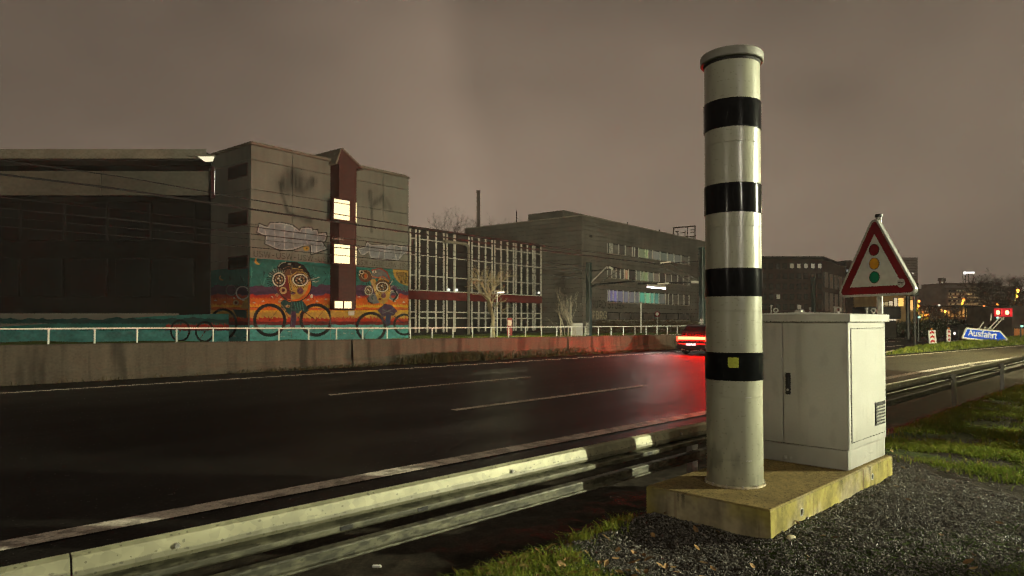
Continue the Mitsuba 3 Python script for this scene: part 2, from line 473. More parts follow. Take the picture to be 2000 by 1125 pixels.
gr = thing('guard_rail', 'weathered galvanised steel guard rail running along the near edge of the road', 'guard rail')
prof = [(GY + 0.050, 0.500), (GY + 0.030, 0.507), (GY + 0.012, 0.492), (GY + 0.0, 0.420), (GY + 0.006, 0.404), (GY + 0.030, 0.396), (GY + 0.034, 0.391), (GY + 0.022, 0.387), (GY - 0.026, 0.383), (GY - 0.038, 0.376), (GY - 0.038, 0.353), (GY - 0.026, 0.343), (GY + 0.03, 0.338)]
sec = [X0, 0.7, 4.9, 9.1, 13.3, 17.5, 21.7, 25.9, X1]
for a, b in zip(sec[:-1], sec[1:]):
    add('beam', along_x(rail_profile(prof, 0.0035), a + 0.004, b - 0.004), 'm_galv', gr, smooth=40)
for a, b in zip(sec[:-1], sec[1:]):
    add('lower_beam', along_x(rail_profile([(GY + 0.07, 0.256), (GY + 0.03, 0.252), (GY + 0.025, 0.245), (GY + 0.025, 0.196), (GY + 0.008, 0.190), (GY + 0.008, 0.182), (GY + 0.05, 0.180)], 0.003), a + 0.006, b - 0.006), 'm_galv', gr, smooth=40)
for px in (-3.3, 1.2 - 4.5 + 4.2, 5.7, 10.2, 14.72, 19.2, 23.7, 28.2):
    gz = float(height(px, GY + 0.1))
    post = sg.LineString([(-0.05, 0.03), (-0.05, -0.02), (0.0, -0.035), (0.05, -0.02), (0.05, 0.03)]).buffer(0.004, cap_style=2)
    m = extr(post, 0.455 - (gz - 0.3)); m.apply_translation([px, GY - 0.05, gz - 0.3])
    if px in (-3.3, 14.72, 19.2, 23.7, 28.2, 10.2):
        add('post', m, 'm_zinc', gr)
        add('bracket', box(px - 0.035, px + 0.035, GY - 0.05, GY + 0.03, 0.40, 0.46, 0.006), 'm_zinc', gr)
    else:
        m = extr(post, 0.455 - (gz - 0.3)); m.apply_translation([px, GY + 0.12, gz - 0.3])
        add('post', m, 'm_zinc', gr)
for bx in (1.93, 2.43, 4.75, 9.0, 9.2, 13.2, 13.4, 17.4, 17.6):
    add('slot', box(bx - 0.035, bx + 0.035, GY - 0.045, GY - 0.040, 0.354, 0.376), 'm_black', gr)
for bx in np.arange(-1.0, 30, 2.1):
    add('bolt', cyl((bx, GY - 0.012, 0.455), (bx, GY + 0.01, 0.455), 0.012, sides=6), 'm_steel', gr)
# ------------------------------------------------------------------ foundation slab
SZ = 0.194
sl = m3.Manifold.cube((2.58, 0.97, 0.55)).translate((4.42, 2.0, SZ - 0.55))
cs = m3.CrossSection([[(4.42, 2.0), (7.0, 2.0), (7.0, 2.97), (4.42, 2.97)]])
top = m3.Manifold.extrude(cs.offset(-0.012, m3.JoinType.Miter), 0.55).translate((0, 0, SZ - 0.55))
body = m3.Manifold.extrude(cs, 0.538).translate((0, 0, SZ - 0.55))
sl = m3.Manifold.batch_hull([body, top])
holes = [at(1566, 1000, Y=2.0), at(1704, 931, Y=2.0)]
for h in holes:
    sl = sl - m3.Manifold.cylinder(0.2, 0.026, 0.026, 20).rotate((90, 0, 0)).translate((h[0], 2.12, h[2]))
slab = thing('foundation_slab', 'yellow stained concrete foundation slab under the striped column and grey cabinet', 'concrete slab')
me = sl.to_mesh()
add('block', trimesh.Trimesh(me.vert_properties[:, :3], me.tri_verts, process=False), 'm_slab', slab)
for h in holes:
    add('anchor_socket', [torus((h[0], 2.004, h[2]), 0.027, 0.006, (0, 1, 0), 18, 6), cyl((h[0] + 0.004, 2.05, h[2] - 0.01), (h[0] + 0.004, 2.02, h[2] - 0.01), 0.009, sides=8)], 'm_zinc', slab)

# ------------------------------------------------------------------ speed camera column
CX, CY, CR = 4.99, 2.54, 0.21
sc_ = thing('speed_camera_column', 'tall grey round column with four glossy black bands and a flat cap, on the concrete slab', 'speed camera')
bands = [(2.925, 3.144), (2.274, 2.497), (1.635, 1.848), (0.996, 1.207)]
jts = [0.40, 0.872, 1.523, 2.166, 2.81]
zs = [SZ + 0.012] + jts + [3.468]
for a, b in zip(zs[:-1], zs[1:]):
    g = 0.0022
    add('shaft_section', lathe([(CR - 0.004, a), (CR - 0.0008, a + g * 0.4), (CR, a + g), (CR, b - g), (CR - 0.0008, b - g * 0.4), (CR - 0.004, b)], (CX, CY, 0), 96), 'm_col', sc_, smooth=30)
add('inner_tube', cyl((CX, CY, SZ), (CX, CY, 3.46), CR - 0.004, sides=64), 'm_seam', sc_, smooth=40)
for i, (a, b) in enumerate(bands):
    add('black_band', lathe([(CR, a), (CR + 0.005, a), (CR + 0.007, a + 0.004), (CR + 0.007, b - 0.004), (CR + 0.005, b), (CR, b)], (CX, CY, 0), 96), 'm_band', sc_, smooth=30)
add('cap', lathe([(0.0, 3.460), (CR - 0.02, 3.460), (CR + 0.022, 3.464), (CR + 0.029, 3.470), (CR + 0.030, 3.520), (CR + 0.026, 3.530), (CR + 0.012, 3.537), (0.0, 3.542)], (CX, CY, 0), 96), 'm_cap', sc_, smooth=25)
add('cap_gasket', lathe([(CR - 0.03, 3.441), (CR + 0.003, 3.441), (CR + 0.006, 3.461), (CR - 0.03, 3.461)], (CX, CY, 0), 64), 'm_seam', sc_)
mat('m_seal', speck((0.42, 0.37, 0.25), 0.5, 50), 0.8)
ang = np.linspace(0, 2 * np.pi, 73)[:-1]
rr = CR + 0.013 + 0.008 * meshkit.noise(np.stack([np.cos(ang) * 4, np.sin(ang) * 4, ang * 0], 1), 3)
ringp = sg.Polygon(np.c_[CX + rr * np.cos(ang), CY + rr * np.sin(ang)], [np.c_[CX + (CR - 0.01) * np.cos(ang), CY + (CR - 0.01) * np.sin(ang)]])
rm = extr(ringp, 0.016); rm.apply_translation([0, 0, SZ - 0.002])
add('base_seal', rm, 'm_seal', sc_)
mat('m_sticker', speck((0.42, 0.46, 0.04), 0.2, 60), 0.5)
a0 = math.atan2(-CY, -CX)                                         # sticker facing the camera
st = []
aa = np.linspace(a0 - 0.20, a0 + 0.155, 9)
sv = np.array([[CX + (CR + 0.0088) * math.cos(q), CY + (CR + 0.0088) * math.sin(q), z] for q in aa for z in (1.095, 1.172)])
sv[0, 2] += 0.012
sf = np.vstack([np.array([[2 * i, 2 * i + 2, 2 * i + 3], [2 * i, 2 * i + 3, 2 * i + 1]]) for i in range(8)])
add('sticker', trimesh.Trimesh(sv, sf, process=False), 'm_sticker', sc_, label='small yellow-green square sticker on the lowest black band')
for z in jts[:2]:
    add('seam_clip', [basis(box(-0.022, 0.022, -0.002, 0.003, -0.003, 0.003), (CX + CR * math.cos(a0 + 0.5), CY + CR * math.sin(a0 + 0.5), z), (-math.sin(a0 + 0.5), math.cos(a0 + 0.5), 0), (math.cos(a0 + 0.5), math.sin(a0 + 0.5), 0), (0, 0, 1))], 'm_steel', sc_)
bolts = [cyl((CX + (CR + 0.012) * math.cos(q), CY + (CR + 0.012) * math.sin(q), SZ), (CX + (CR + 0.012) * math.cos(q), CY + (CR + 0.012) * math.sin(q), SZ + 0.022), 0.008, sides=6) for q in np.arange(12) * math.pi / 6 + 0.2]
for b in bolts:
    add('bolt', b, 'm_steel', sc_)

# ------------------------------------------------------------------ switch cabinet
KX0, KX1, KY0, KY1 = 6.0, 6.97, 2.04, 2.93
ZP, ZL = 0.365, 1.44
cabi = thing('switch_cabinet', 'pale grey metal switch cabinet with two doors and a side vent on the slab', 'electrical cabinet')
add('plinth', box(KX0 + 0.012, KX1 - 0.012, KY0 + 0.012, KY1 - 0.012, SZ + 0.001, ZP - 0.004, 0.006), 'm_cab', cabi)
add('body', box(KX0 + 0.02, KX1 - 0.02, KY0 + 0.02, KY1 - 0.02, ZP - 0.01, ZL + 0.01), 'm_seam', cabi)
seam = 2.592
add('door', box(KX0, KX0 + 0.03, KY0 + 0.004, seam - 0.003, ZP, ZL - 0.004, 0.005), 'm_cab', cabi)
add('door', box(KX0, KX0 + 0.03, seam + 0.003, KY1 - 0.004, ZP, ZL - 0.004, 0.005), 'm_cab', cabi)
# right side: frame, raised panel, vent
add('side_frame', box(KX0 + 0.006, KX1, KY0 - 0.001, KY0 + 0.03, ZP, ZL - 0.004, 0.005), 'm_cab', cabi)
add('panel_groove', box(KX0 + 0.055, KX1 - 0.05, KY0 - 0.0035, KY0 + 0.01, ZP + 0.055, ZL - 0.055), 'm_seam', cabi)
add('side_panel', box(KX0 + 0.060, KX1 - 0.055, KY0 - 0.008, KY0 + 0.01, ZP + 0.060, ZL - 0.060, 0.004), 'm_cab', cabi)
add('back_panel', box(KX1 - 0.03, KX1 + 0.001, KY0 + 0.004, KY1 - 0.004, ZP, ZL - 0.004, 0.005), 'm_cab', cabi)
add('side_panel', box(KX0 + 0.03, KX1 - 0.03, KY1 - 0.03, KY1, ZP, ZL - 0.004, 0.005), 'm_cab', cabi)
lid = trimesh.convex.convex_hull(np.array([(x, y, z) for x in (KX0 - 0.03, KX1 + 0.03) for y in (KY0 - 0.03, KY1 + 0.03) for z in (ZL, ZL + 0.062)] +
                                          [(x, y, ZL + 0.085) for x in (KX0 + 0.12, KX1 - 0.12) for y in (2.485,)] + [(x, y, ZL + 0.066) for x in (KX0 - 0.024, KX1 + 0.024) for y in (KY0 - 0.024, KY1 + 0.024)]))
add('lid', lid, 'm_cab', cabi)
vt = at(1716, 806, Y=KY0)
v0x, v1x, v0z, v1z = at(1707, 806, Y=KY0)[0], at(1725.5, 806, Y=KY0)[0], vt[2] - 0.105, vt[2] + 0.10
ve = add('vent', box(v0x, v1x, KY0 - 0.016, KY0 - 0.004, v0z, v1z, 0.004), 'm_black', cabi)
for i in range(6):
    z = v0z + 0.024 + i * 0.0285
    s_ = box(v0x + 0.012, v1x - 0.012, -0.002, 0.002, -0.009, 0.009)
    s_.apply_transform(trimesh.transformations.rotation_matrix(0.6, [1, 0, 0]))
    s_.apply_translation([0, KY0 - 0.020, z])
    add('slat', s_, 'm_zinc', ve)
for i in range(2):
    for j in range(3):
        x = KX0 + 0.40 + i * 0.15; z = SZ + 0.05 + j * 0.028
        s_ = box(x, x + 0.10, -0.004, 0.004, -0.003, 0.003, 0.002); s_.apply_translation([0, KY0 + 0.012, z])
        add('louvre', s_, 'm_cab', cabi)
hd = at(1539.5, 749, X=KX0)
hh = add('handle', box(KX0 - 0.010, KX0 + 0.004, hd[1] - 0.022, hd[1] + 0.022, hd[2] - 0.095, hd[2] + 0.095, 0.006), 'm_black', cabi)
add('lever', box(KX0 - 0.020, KX0 - 0.008, hd[1] - 0.011, hd[1] + 0.011, hd[2] - 0.025, hd[2] + 0.075, 0.005), 'm_black', hh)
add('lock', cyl((KX0 - 0.014, hd[1], hd[2] - 0.055), (KX0 - 0.006, hd[1], hd[2] - 0.055), 0.011, sides=12), 'm_steel', hh)
kn = at(1533, 893, X=KX0)
add('plinth_latch', [ball((KX0 + 0.004, kn[1], kn[2]), 0.016), ball((KX0 + 0.008, kn[1] - 0.05, kn[2]), 0.012)], 'm_zinc', cabi)
# lifting eyes and screws on the lid
for (u, v, x, r_) in ((1515, 606, 6.1, 0.018), (1637, 603, 6.12, 0.019), (1706, 604, 6.85, 0.018), (1567, 607, 6.85, 0.016)):
    p = at(u, v, X=x)
    add('lifting_eye', [torus((x, p[1], ZL + 0.085 + r_), r_, 0.006, (1, 0.6, 0), 18, 8), cyl((x, p[1], ZL + 0.05), (x, p[1], ZL + 0.088), 0.009, sides=10)], 'm_steel', cabi)
for (u, x, h) in ((1506, 6.08, 0.075), (1582, 6.5, 0.055), (1630, 6.1, 0.055), (1693, 6.8, 0.05)):
    p = at(u, 600, X=x)
    add('lid_screw', [cyl((x, p[1], ZL + 0.05), (x, p[1], ZL + 0.07 + h), 0.006, sides=8), ball((x, p[1], ZL + 0.07 + h), 0.011, 1)], 'm_steel', cabi)
p = at(1560, 606, X=6.15)
add('lid_bracket', box(6.13, 6.17, p[1] - 0.03, p[1] + 0.03, ZL + 0.06, ZL + 0.105, 0.006), 'm_zinc', cabi)

# ------------------------------------------------------------------ triangular warning sign
mat('m_signwhite', speck((0.52, 0.52, 0.47), 0.12, 25, 2.5, 0.15), 0.4)
mat('m_signred', speck((0.15, 0.003, 0.007), 0.15, 25, 2.5, 0.2), 0.4)
mat('m_signamber', speck((0.60, 0.27, 0.012), 0.12, 25), 0.4)
mat('m_signgreen', speck((0.0, 0.145, 0.07), 0.12, 25), 0.4)
mat('m_signdark', (0.04, 0.025, 0.015), 0.5)
sgn = thing('warning_sign', 'triangular red bordered warning sign with a painted red, amber and green traffic light', 'road sign')
na = math.radians(180 + 16.8 - 40)
N_ = np.array([math.cos(na), math.sin(na), 0.0]); Rr = np.array([math.sin(na), -math.cos(na), 0.0]); 
if np.dot(Rr, RIGHT) < 0: Rr = -Rr
SP = np.array([7.25, 2.2, 0.0])
def rtri(w, r):
    h = w * 0.866
    t = sg.Polygon([(-w / 2, 0), (w / 2, 0), (0, h)])
    return t.buffer(-r).buffer(r, quad_segs=8)
W = 0.90
zb = 1.45 + 49.5 * SP[:2].sum() / math.sqrt(2) / F
def onsign(poly, depth, off):
    m = extr(poly, depth)
    return basis(m, SP + np.array([0, 0, zb]) + N_ * off, Rr, (0, 0, 1), N_ if np.dot(np.cross(Rr, (0, 0, 1)), N_) > 0 else -N_)
sgnN = 1 if np.dot(np.cross(Rr, (0, 0, 1)), N_) > 0 else -1
def lay(poly, o0, o1):
    """A flat piece of the sign between two distances in front of its middle plane."""
    m = extr(poly, abs(o1 - o0))
    lo = min(o0, o1) if sgnN > 0 else -max(o0, o1)
    return basis(m, SP + np.array([0, 0, zb]) + (N_ * sgnN) * lo * 1.0, Rr, (0, 0, 1), N_ * sgnN)
outer = rtri(W, 0.045)
add('panel', lay(outer, -0.012, 0.006), 'm_signwhite', sgn)
add('rim', lay(outer.buffer(0.010).difference(outer.buffer(-0.004)), -0.030, 0.010), 'm_zinc', sgn)
red = outer.buffer(-0.012).buffer(0)
inner = sa.translate(sa.scale(rtri(W, 0.004), 0.665, 0.665, origin=(0, W * 0.2887)), 0, 0)
add('border', lay(red.difference(inner), 0.006, 0.0085), 'm_signred', sgn)
for i, (zz, mm, nm) in enumerate(((0.446, 'm_signred', 'red_disc'), (0.311, 'm_signamber', 'amber_disc'), (0.176, 'm_signgreen', 'green_disc'))):
    c = sg.Point(-0.006, zz - 0.0).buffer(0.054, quad_segs=12)
    d_ = add(nm, lay(c, 0.006, 0.0085), mm, sgn)
    add('outline', lay(sg.Point(-0.006, zz).buffer(0.059, quad_segs=12).difference(c), 0.006, 0.009), 'm_signdark', d_)
mat('m_label', speck((0.42, 0.41, 0.38), 0.4, 60), 0.5)
add('test_sticker', lay(sg.Point(0.285, 0.105).buffer(0.042), 0.0086, 0.011), 'm_label', sgn, label='small round grey sticker at the lower right corner')
add('sticker_print', [lay(sg.box(0.255, 0.092 + k_ * 0.014, 0.315, 0.098 + k_ * 0.014), 0.011, 0.012) for k_ in range(2)], 'm_signdark', sgn)
pp = SP - N_ * 0.055
add('post', cyl((pp[0], pp[1], -0.3), (pp[0], pp[1], zb + 0.775), 0.028, sides=20), 'm_zinc', sgn, smooth=40)
add('post_cap', [cyl((pp[0], pp[1], zb + 0.77), (pp[0], pp[1], zb + 0.80), 0.034, sides=16)], 'm_black', sgn)
add('clamp', [torus((pp[0] , pp[1], zb + zc), 0.034, 0.006, (0, 0, 1)) for zc in (0.12, 0.5)], 'm_zinc', sgn)
# ------------------------------------------------------------------ the painted building
A = (17.3, 39.0)
SD = (math.cos(math.radians(5.9)), math.sin(math.radians(5.9)))
B = Frame(A, SD)
PB = B.put
GZ = 0.12
TOPZ = B.loc(486, 281)[1]


def sx(u, w=0.0): return B.loc(u, 500, w)[0]
def zz(u, v, w=0.0): return B.loc(u, v, w)[1]


def f_wall(p, n, uv):
    d = fbm(p.x * 0.55, p.y * 0.55, p.z * 0.5, octaves=4)
    st = fbm(p.x * 3.2 + p.y * 3.2, 1.0, p.z * 0.35, octaves=4)
    g = fbm(p.x * 14, p.y * 14, p.z * 14, octaves=2)
    s = (p.x - A[0]) * SD[0] + (p.y - A[1]) * SD[1]               # metres along the front
    dark_mark = mi.Float(0)  # dark streaked marks along the listed lines
    wob = (fbm(s * 1.6, p.z * 1.6, 3.0, octaves=3) - 0.5) * 0.5
    for (s0, z0, s1, z1, r, k) in DARK_MARKS:
        dx, dz = s1 - s0, z1 - z0
        t = dr.clip(((s - s0) * dx + (p.z - z0) * dz) / (dx * dx + dz * dz), 0, 1)
        e = dr.sqrt(dr.square(s - s0 - t * dx) + dr.square(p.z - z0 - t * dz)) + wob * r
        dark_mark = dr.maximum(dark_mark, k * smoothstep(r, 0.0, e))
    c = mi.Color3f(0.140, 0.142, 0.124) * (0.78 + 0.44 * d) * (0.82 + 0.36 * st) * (0.9 + 0.2 * g)
    brush = 0.45 + 0.75 * noise(s * 7.0, p.z * 0.9, 2.0)
    return c * (1 - dr.clip(0.93 * dark_mark * brush, 0, 0.93))


def mark_line(u0, v0, u1, v1, r, k):
    a, b = B.loc(u0, v0), B.loc(u1, v1)
    return (float(a[0]), float(a[1]), float(b[0]), float(b[1]), r, k)


DARK_MARKS = [mark_line(546, 357, 552, 385, 0.28, 0.9), mark_line(552, 385, 562, 415, 0.22, 0.9), mark_line(562, 415, 575, 422, 0.22, 0.9), mark_line(575, 422, 606, 430, 0.35, 0.7),
        mark_line(556, 362, 575, 345, 0.95, 0.8), mark_line(575, 345, 582, 362, 1.0, 0.8), mark_line(590, 372, 612, 352, 0.5, 0.75), mark_line(584, 350, 600, 362, 0.7, 0.6),
        mark_line(723, 374, 726, 405, 0.30, 0.85), mark_line(726, 405, 726, 452, 0.25, 0.8), mark_line(728, 400, 748, 384, 0.45, 0.7), mark_line(748, 386, 752, 402, 0.4, 0.6), mark_line(754, 388, 763, 408, 0.3, 0.6)]
mat('m_wall', f_wall, 0.85, spec=0.2)
mat('m_coping', speck((0.13, 0.11, 0.085), 0.3, 6), 0.7)
mat('m_maroon', speck((0.045, 0.006, 0.004), 0.3, 8, 0.6, 0.35), 0.6)
mat('m_darkwin', (0.006, 0.005, 0.005), 0.2, spec=0.12)
mat('m_lamp', (0.7, 0.65, 0.5), 0.6)
mat('m_whiteframe', speck((0.58, 0.57, 0.52), 0.25, 30, 3, 0.3), 0.5)
mat('m_concrete', speck((0.24, 0.22, 0.18), 0.35, 10, 0.8, 0.35), 0.85, spec=0.2)
mat('m_dark', speck((0.022, 0.019, 0.016), 0.4, 8), 0.7, spec=0.2)

muralb = thing('painted_building', 'pale concrete panel building with a colourful painted lower front and red stair tower', 'building')
SR = sx(798)
jx = [0.0, sx(570), sx(645), sx(692), sx(748), SR]
MZ = zz(488, 504)
rows = [GZ - 0.2, zz(488, 600), MZ, zz(486, 437), zz(486, 368), zz(486, 310), TOPZ]
add('core', PB(box(0.06, SR - 0.06, 0.09, 14, GZ - 0.2, TOPZ - 0.05)), 'm_seam', muralb)
for ci, (a, b) in enumerate(zip(jx[:-1], jx[1:])):
    if ci == 2: continue
    for za, zb_ in zip(rows[:-1], rows[1:]):
        add('wall_panel', PB(box(a + 0.012, b - 0.012, -0.0, 0.12, za + 0.012, zb_ - 0.012, 0.015)), 'm_wall', muralb)
add('wall_panel', PB(box(jx[2] + 0.012, jx[3] - 0.012, 0.0, 0.12, GZ - 0.2, zz(660, 606), 0.01)), 'm_wall', muralb)
LW = 4.66
side_rows = [(rows[i], rows[i + 1]) for i in range(6)]
wins = [(446, 484, 317, 343), (446, 484, 410, 438), (446, 484, 498, 524)]
wq = []
for (ua, ub, va, vb) in wins:
    w1, z1 = B.side(ua, vb); w0, z0 = B.side(ub, va); w0b, z0b = B.side(ub, vb)
    wq.append((max(w0, 0.12), w1, min(z0b, z1) , B.side(ub, va)[1]))
for (za, zb_) in side_rows:
    hit = [q for q in wq if q[2] < zb_ - 0.1 and q[3] > za + 0.1]
    add('wall_panel', PB(box(0.0, 0.10, 0.125, LW, za + 0.012, zb_ - 0.012, 0.012)), 'm_wall', muralb)
for (w0, w1, z0, z1) in wq:
    f_ = add('window', PB(box(-0.03, 0.05, w0, w1, z0, z1, 0.01)), 'm_maroon', muralb)
    for k_ in range(2):
        a = w0 + 0.08 + k_ * (w1 - w0 - 0.08) / 2
        add('pane', PB(box(-0.036, -0.031, a, a + (w1 - w0 - 0.08) / 2 - 0.08, z0 + 0.08, z1 - 0.08)), 'm_darkwin', f_)
# coping with a sloping front
add('coping', PB(box(-0.10, SR - 0.55, -0.14, 0.5, TOPZ, TOPZ + 0.17, 0.03)), 'm_coping', muralb)
e_ = trimesh.convex.convex_hull(np.array([(SR - 0.55, y, z) for y in (-0.14, 0.5) for z in (TOPZ, TOPZ + 0.17)] + [(SR + 0.05, y, TOPZ) for y in (-0.14, 0.5)] + [(SR + 0.05, y, TOPZ + 0.02) for y in (-0.14, 0.5)]))
add('coping', PB(e_), 'm_coping', muralb)
add('coping', PB(box(-0.10, 0.4, 0.5, LW, TOPZ, TOPZ + 0.17, 0.03)), 'm_coping', muralb)
add('roof', PB(box(0.4, SR - 0.1, 0.5, 14, TOPZ - 0.05, TOPZ + 0.02)), 'm_coping', muralb)

# red stair tower: a bay with chamfered corners under a gable
ta, tb = sx(645), sx(692)
PR = 0.75
ZB = zz(660, 604)
foot = [(ta, 0.05), (ta + 0.12, -PR), (tb - 0.50, -PR), (tb, -PR + 0.55), (tb, 0.05)]
ze = zz(650, 318, -PR)
tw = extr(sg.Polygon(foot), ze - ZB); tw.apply_translation([0, 0, ZB])
tower = add('stair_tower', PB(tw), 'm_maroon', muralb, label='dark red stair tower with lit windows')
rs, rz_ = B.loc(667, 291, -PR)
tfront = -PR
gv = np.array([(ta, tfront, ze), (tb, tfront, ze), (rs, tfront, rz_), (ta, 2.5, ze), (tb, 2.5, ze), (rs, 2.5, rz_)])
gab = trimesh.Trimesh(gv, np.array([[0, 1, 2], [3, 5, 4], [0, 2, 5], [0, 5, 3], [1, 4, 5], [1, 5, 2], [0, 3, 4], [0, 4, 1]]), process=False)
add('gable', PB(gab), 'm_maroon', tower)
def roofslab(p, q, th=0.10):
    d = np.array([q[0] - p[0], q[1] - p[1]]); d = d / np.linalg.norm(d); nn = np.array([-d[1], d[0]]) * th
    if nn[1] < 0: nn = -nn
    P = sg.Polygon([p, q, (q[0] + nn[0], q[1] + nn[1]), (p[0] + nn[0], p[1] + nn[1])])
    m = extr(P, 3.2); return basis(m, (0, -PR - 0.06 + 3.2, 0), (1, 0, 0), (0, 0, 1), (0, -1, 0))
add('roof', PB(roofslab((ta - 0.12, ze - 0.05), (rs, rz_ + 0.0))), 'm_coping', tower)
add('roof', PB(roofslab((rs, rz_ + 0.0), (tb + 0.1, ze - 0.05))), 'm_coping', tower)
LIT = (1.25, 1.02, 0.50)
def lit_window(ua, ub, va, vb, split, trans):
    s0, _ = B.loc(ua, va, -PR); s1, _ = B.loc(ub, va, -PR)
    um = (ua + ub) / 2
    zt, zb2 = zz(um, va, -PR), zz(um, vb, -PR)
    f_ = add('window', PB(box(s0 - 0.08, s1 + 0.08, -PR - 0.02, -PR + 0.05, zb2 - 0.08, zt + 0.08, 0.01)), 'm_maroon', muralb + '__stair_tower')
    def pane(a, b, c, d): add('window__pane' if False else 'pane', PB(box(a, b, -PR - 0.026, -PR - 0.021, c, d)), 'm_lamp', muralb + '__stair_tower', emit=LIT, weight=0.5)
    if trans:
        zt2 = zt - (zt - zb2) * 0.20
        pane(s0, s1, zt2 + 0.05, zt); pane(s0, s1, zb2, zt2)
    elif split:
        sm = s0 + (s1 - s0) * 0.52
        pane(s0, sm - 0.05, zb2, zt); pane(sm + 0.05, s1, zb2, zt)
    if trans:                                                     # the same window round the chamfered corner
        c0, c1 = np.array([tb - 0.50, -PR]), np.array([tb, -PR + 0.55])
        dd = (c1 - c0) / np.linalg.norm(c1 - c0); nn = np.array([dd[1], -dd[0]])
        L_ = np.linalg.norm(c1 - c0)
        for (c, d) in ((zb2, zt2), (zt2 + 0.05, zt)):
            m = box(0.10, L_ - 0.14, -0.008, 0.0, c, d)
            M = np.eye(4); M[:2, 0] = dd; M[:2, 1] = -nn; M[:2, 3] = c0 + nn * 0.012
            m.apply_transform(M)
            add('pane', PB(m), 'm_lamp', muralb + '__stair_tower', emit=LIT, weight=0.3)
lit_window(652.0, 682.5, 390.5, 429, False, True)
lit_window(652.5, 683.0, 478, 514.5, False, True)
lit_window(653.5, 686, 588.5, 602, True, False)

# ------------------------------------------------------------------ graffiti and mural: flat paint on the wall
PALETTE = dict(teal=(0.022, 0.165, 0.150), teal2=(0.06, 0.26, 0.22), dteal=(0.012, 0.06, 0.06), purple=(0.085, 0.035, 0.085), orange=(0.62, 0.12, 0.008), red=(0.40, 0.026, 0.010), yellow=(0.72, 0.38, 0.020),
               dred=(0.16, 0.018, 0.016), water=(0.09, 0.34, 0.34), ochre=(0.50, 0.30, 0.06), black=(0.010, 0.010, 0.012), white=(0.62, 0.58, 0.48), brown=(0.13, 0.06, 0.03), grey=(0.16, 0.17, 0.18),
               mauve=(0.20, 0.07, 0.09), violet=(0.060, 0.025, 0.07), navy=(0.02, 0.035, 0.10), silver=(0.24, 0.265, 0.30), silver2=(0.52, 0.52, 0.52), cream=(0.50, 0.36, 0.17))
for k_, c in PALETTE.items():
    mat('m_paint_' + k_, speck(np.array(c) * 0.66, 0.3, 7, 1.7, 0.45), 0.75, spec=0.2)


def painted(parent, name, layers, tr, base_w, to_world, label=None):
    """Layers (colour, polygon in photograph pixels), the last on top, cut so that no two overlap, as flat paint on a wall."""
    above, byc = None, {}
    for c, g in reversed(layers):
        g = g.buffer(0)
        v = g if above is None else g.difference(above)
        above = g if above is None else above.union(g)
        byc.setdefault(c, []).append(v)
    first = 0
    for c, gs in byc.items():
        u = shapely.union_all([g.buffer(0) for g in gs])
        ms = []
        for g in getattr(u, 'geoms', [u]):
            if g.geom_type != 'Polygon' or g.area < 0.02: continue
            try: v, f = trimesh.creation.triangulate_polygon(g, engine='earcut')
            except Exception: continue
            q = np.array([tr(a, b) for a, b in v])
            ms.append(trimesh.Trimesh(np.c_[q[:, 0], np.full(len(q), base_w), q[:, 1]], f, process=False))
        if ms:
            key = f'{parent}__{name}__{first:03d}'
            scene[key] = mikit.ply(to_world(cat(ms)), 'm_paint_' + c)
            first += 1
    if label: labels[f'{parent}__{name}'] = {'label': label}


def ell(x, y, rx, ry=None): return sa.scale(sg.Point(x, y).buffer(1.0, quad_segs=10), rx, ry or rx)
def ring(x, y, r0, r1, q=1.0): return sa.scale(sg.Point(x, y).buffer(r1, quad_segs=14).difference(sg.Point(x, y).buffer(r0, quad_segs=14)), q, 1.0, origin=(x, y))
def poly(*p): return sg.Polygon(p).buffer(0)
def line(w, *p): return sg.LineString(p).buffer(w / 2, quad_segs=3)
def wavy(x0, x1, y, amp, seed, bottom, slope=0.0, n=60):
    x = np.linspace(x0, x1, n); q = np.stack([x * 0.11, x * 0 + seed, x * 0], 1)
    yy = y + slope * (x - x0) + amp * (meshkit.fbm(q, 3, seed) - 0.5) * 2
    return sg.Polygon(list(zip(x, yy)) + [(x1, bottom), (x0, bottom)]).buffer(0)
def flames(x0, x1, y, h, seed, bottom, n=26):
    r_ = np.random.default_rng(seed); p = []
    for x in np.linspace(x0, x1, n):
        p += [(x - 1.1, y + h * 0.6 * r_.random()), (x, y - h * r_.random()), (x + 1.0, y - h * 0.6 * r_.random())]
    return sg.Polygon(p + [(x1, bottom), (x0, bottom)]).buffer(0)
def lashes(x, y, r0, r1, a0, a1, n, w): return shapely.union_all([line(w, (x + r0 * math.cos(a), y + r0 * math.sin(a)), (x + (r1 + 1.2 * math.sin(i * 2.1)) * math.cos(a), y + (r1 + 1.2 * math.sin(i * 2.1)) * math.sin(a))) for i, a in enumerate(np.linspace(a0, a1, n))])


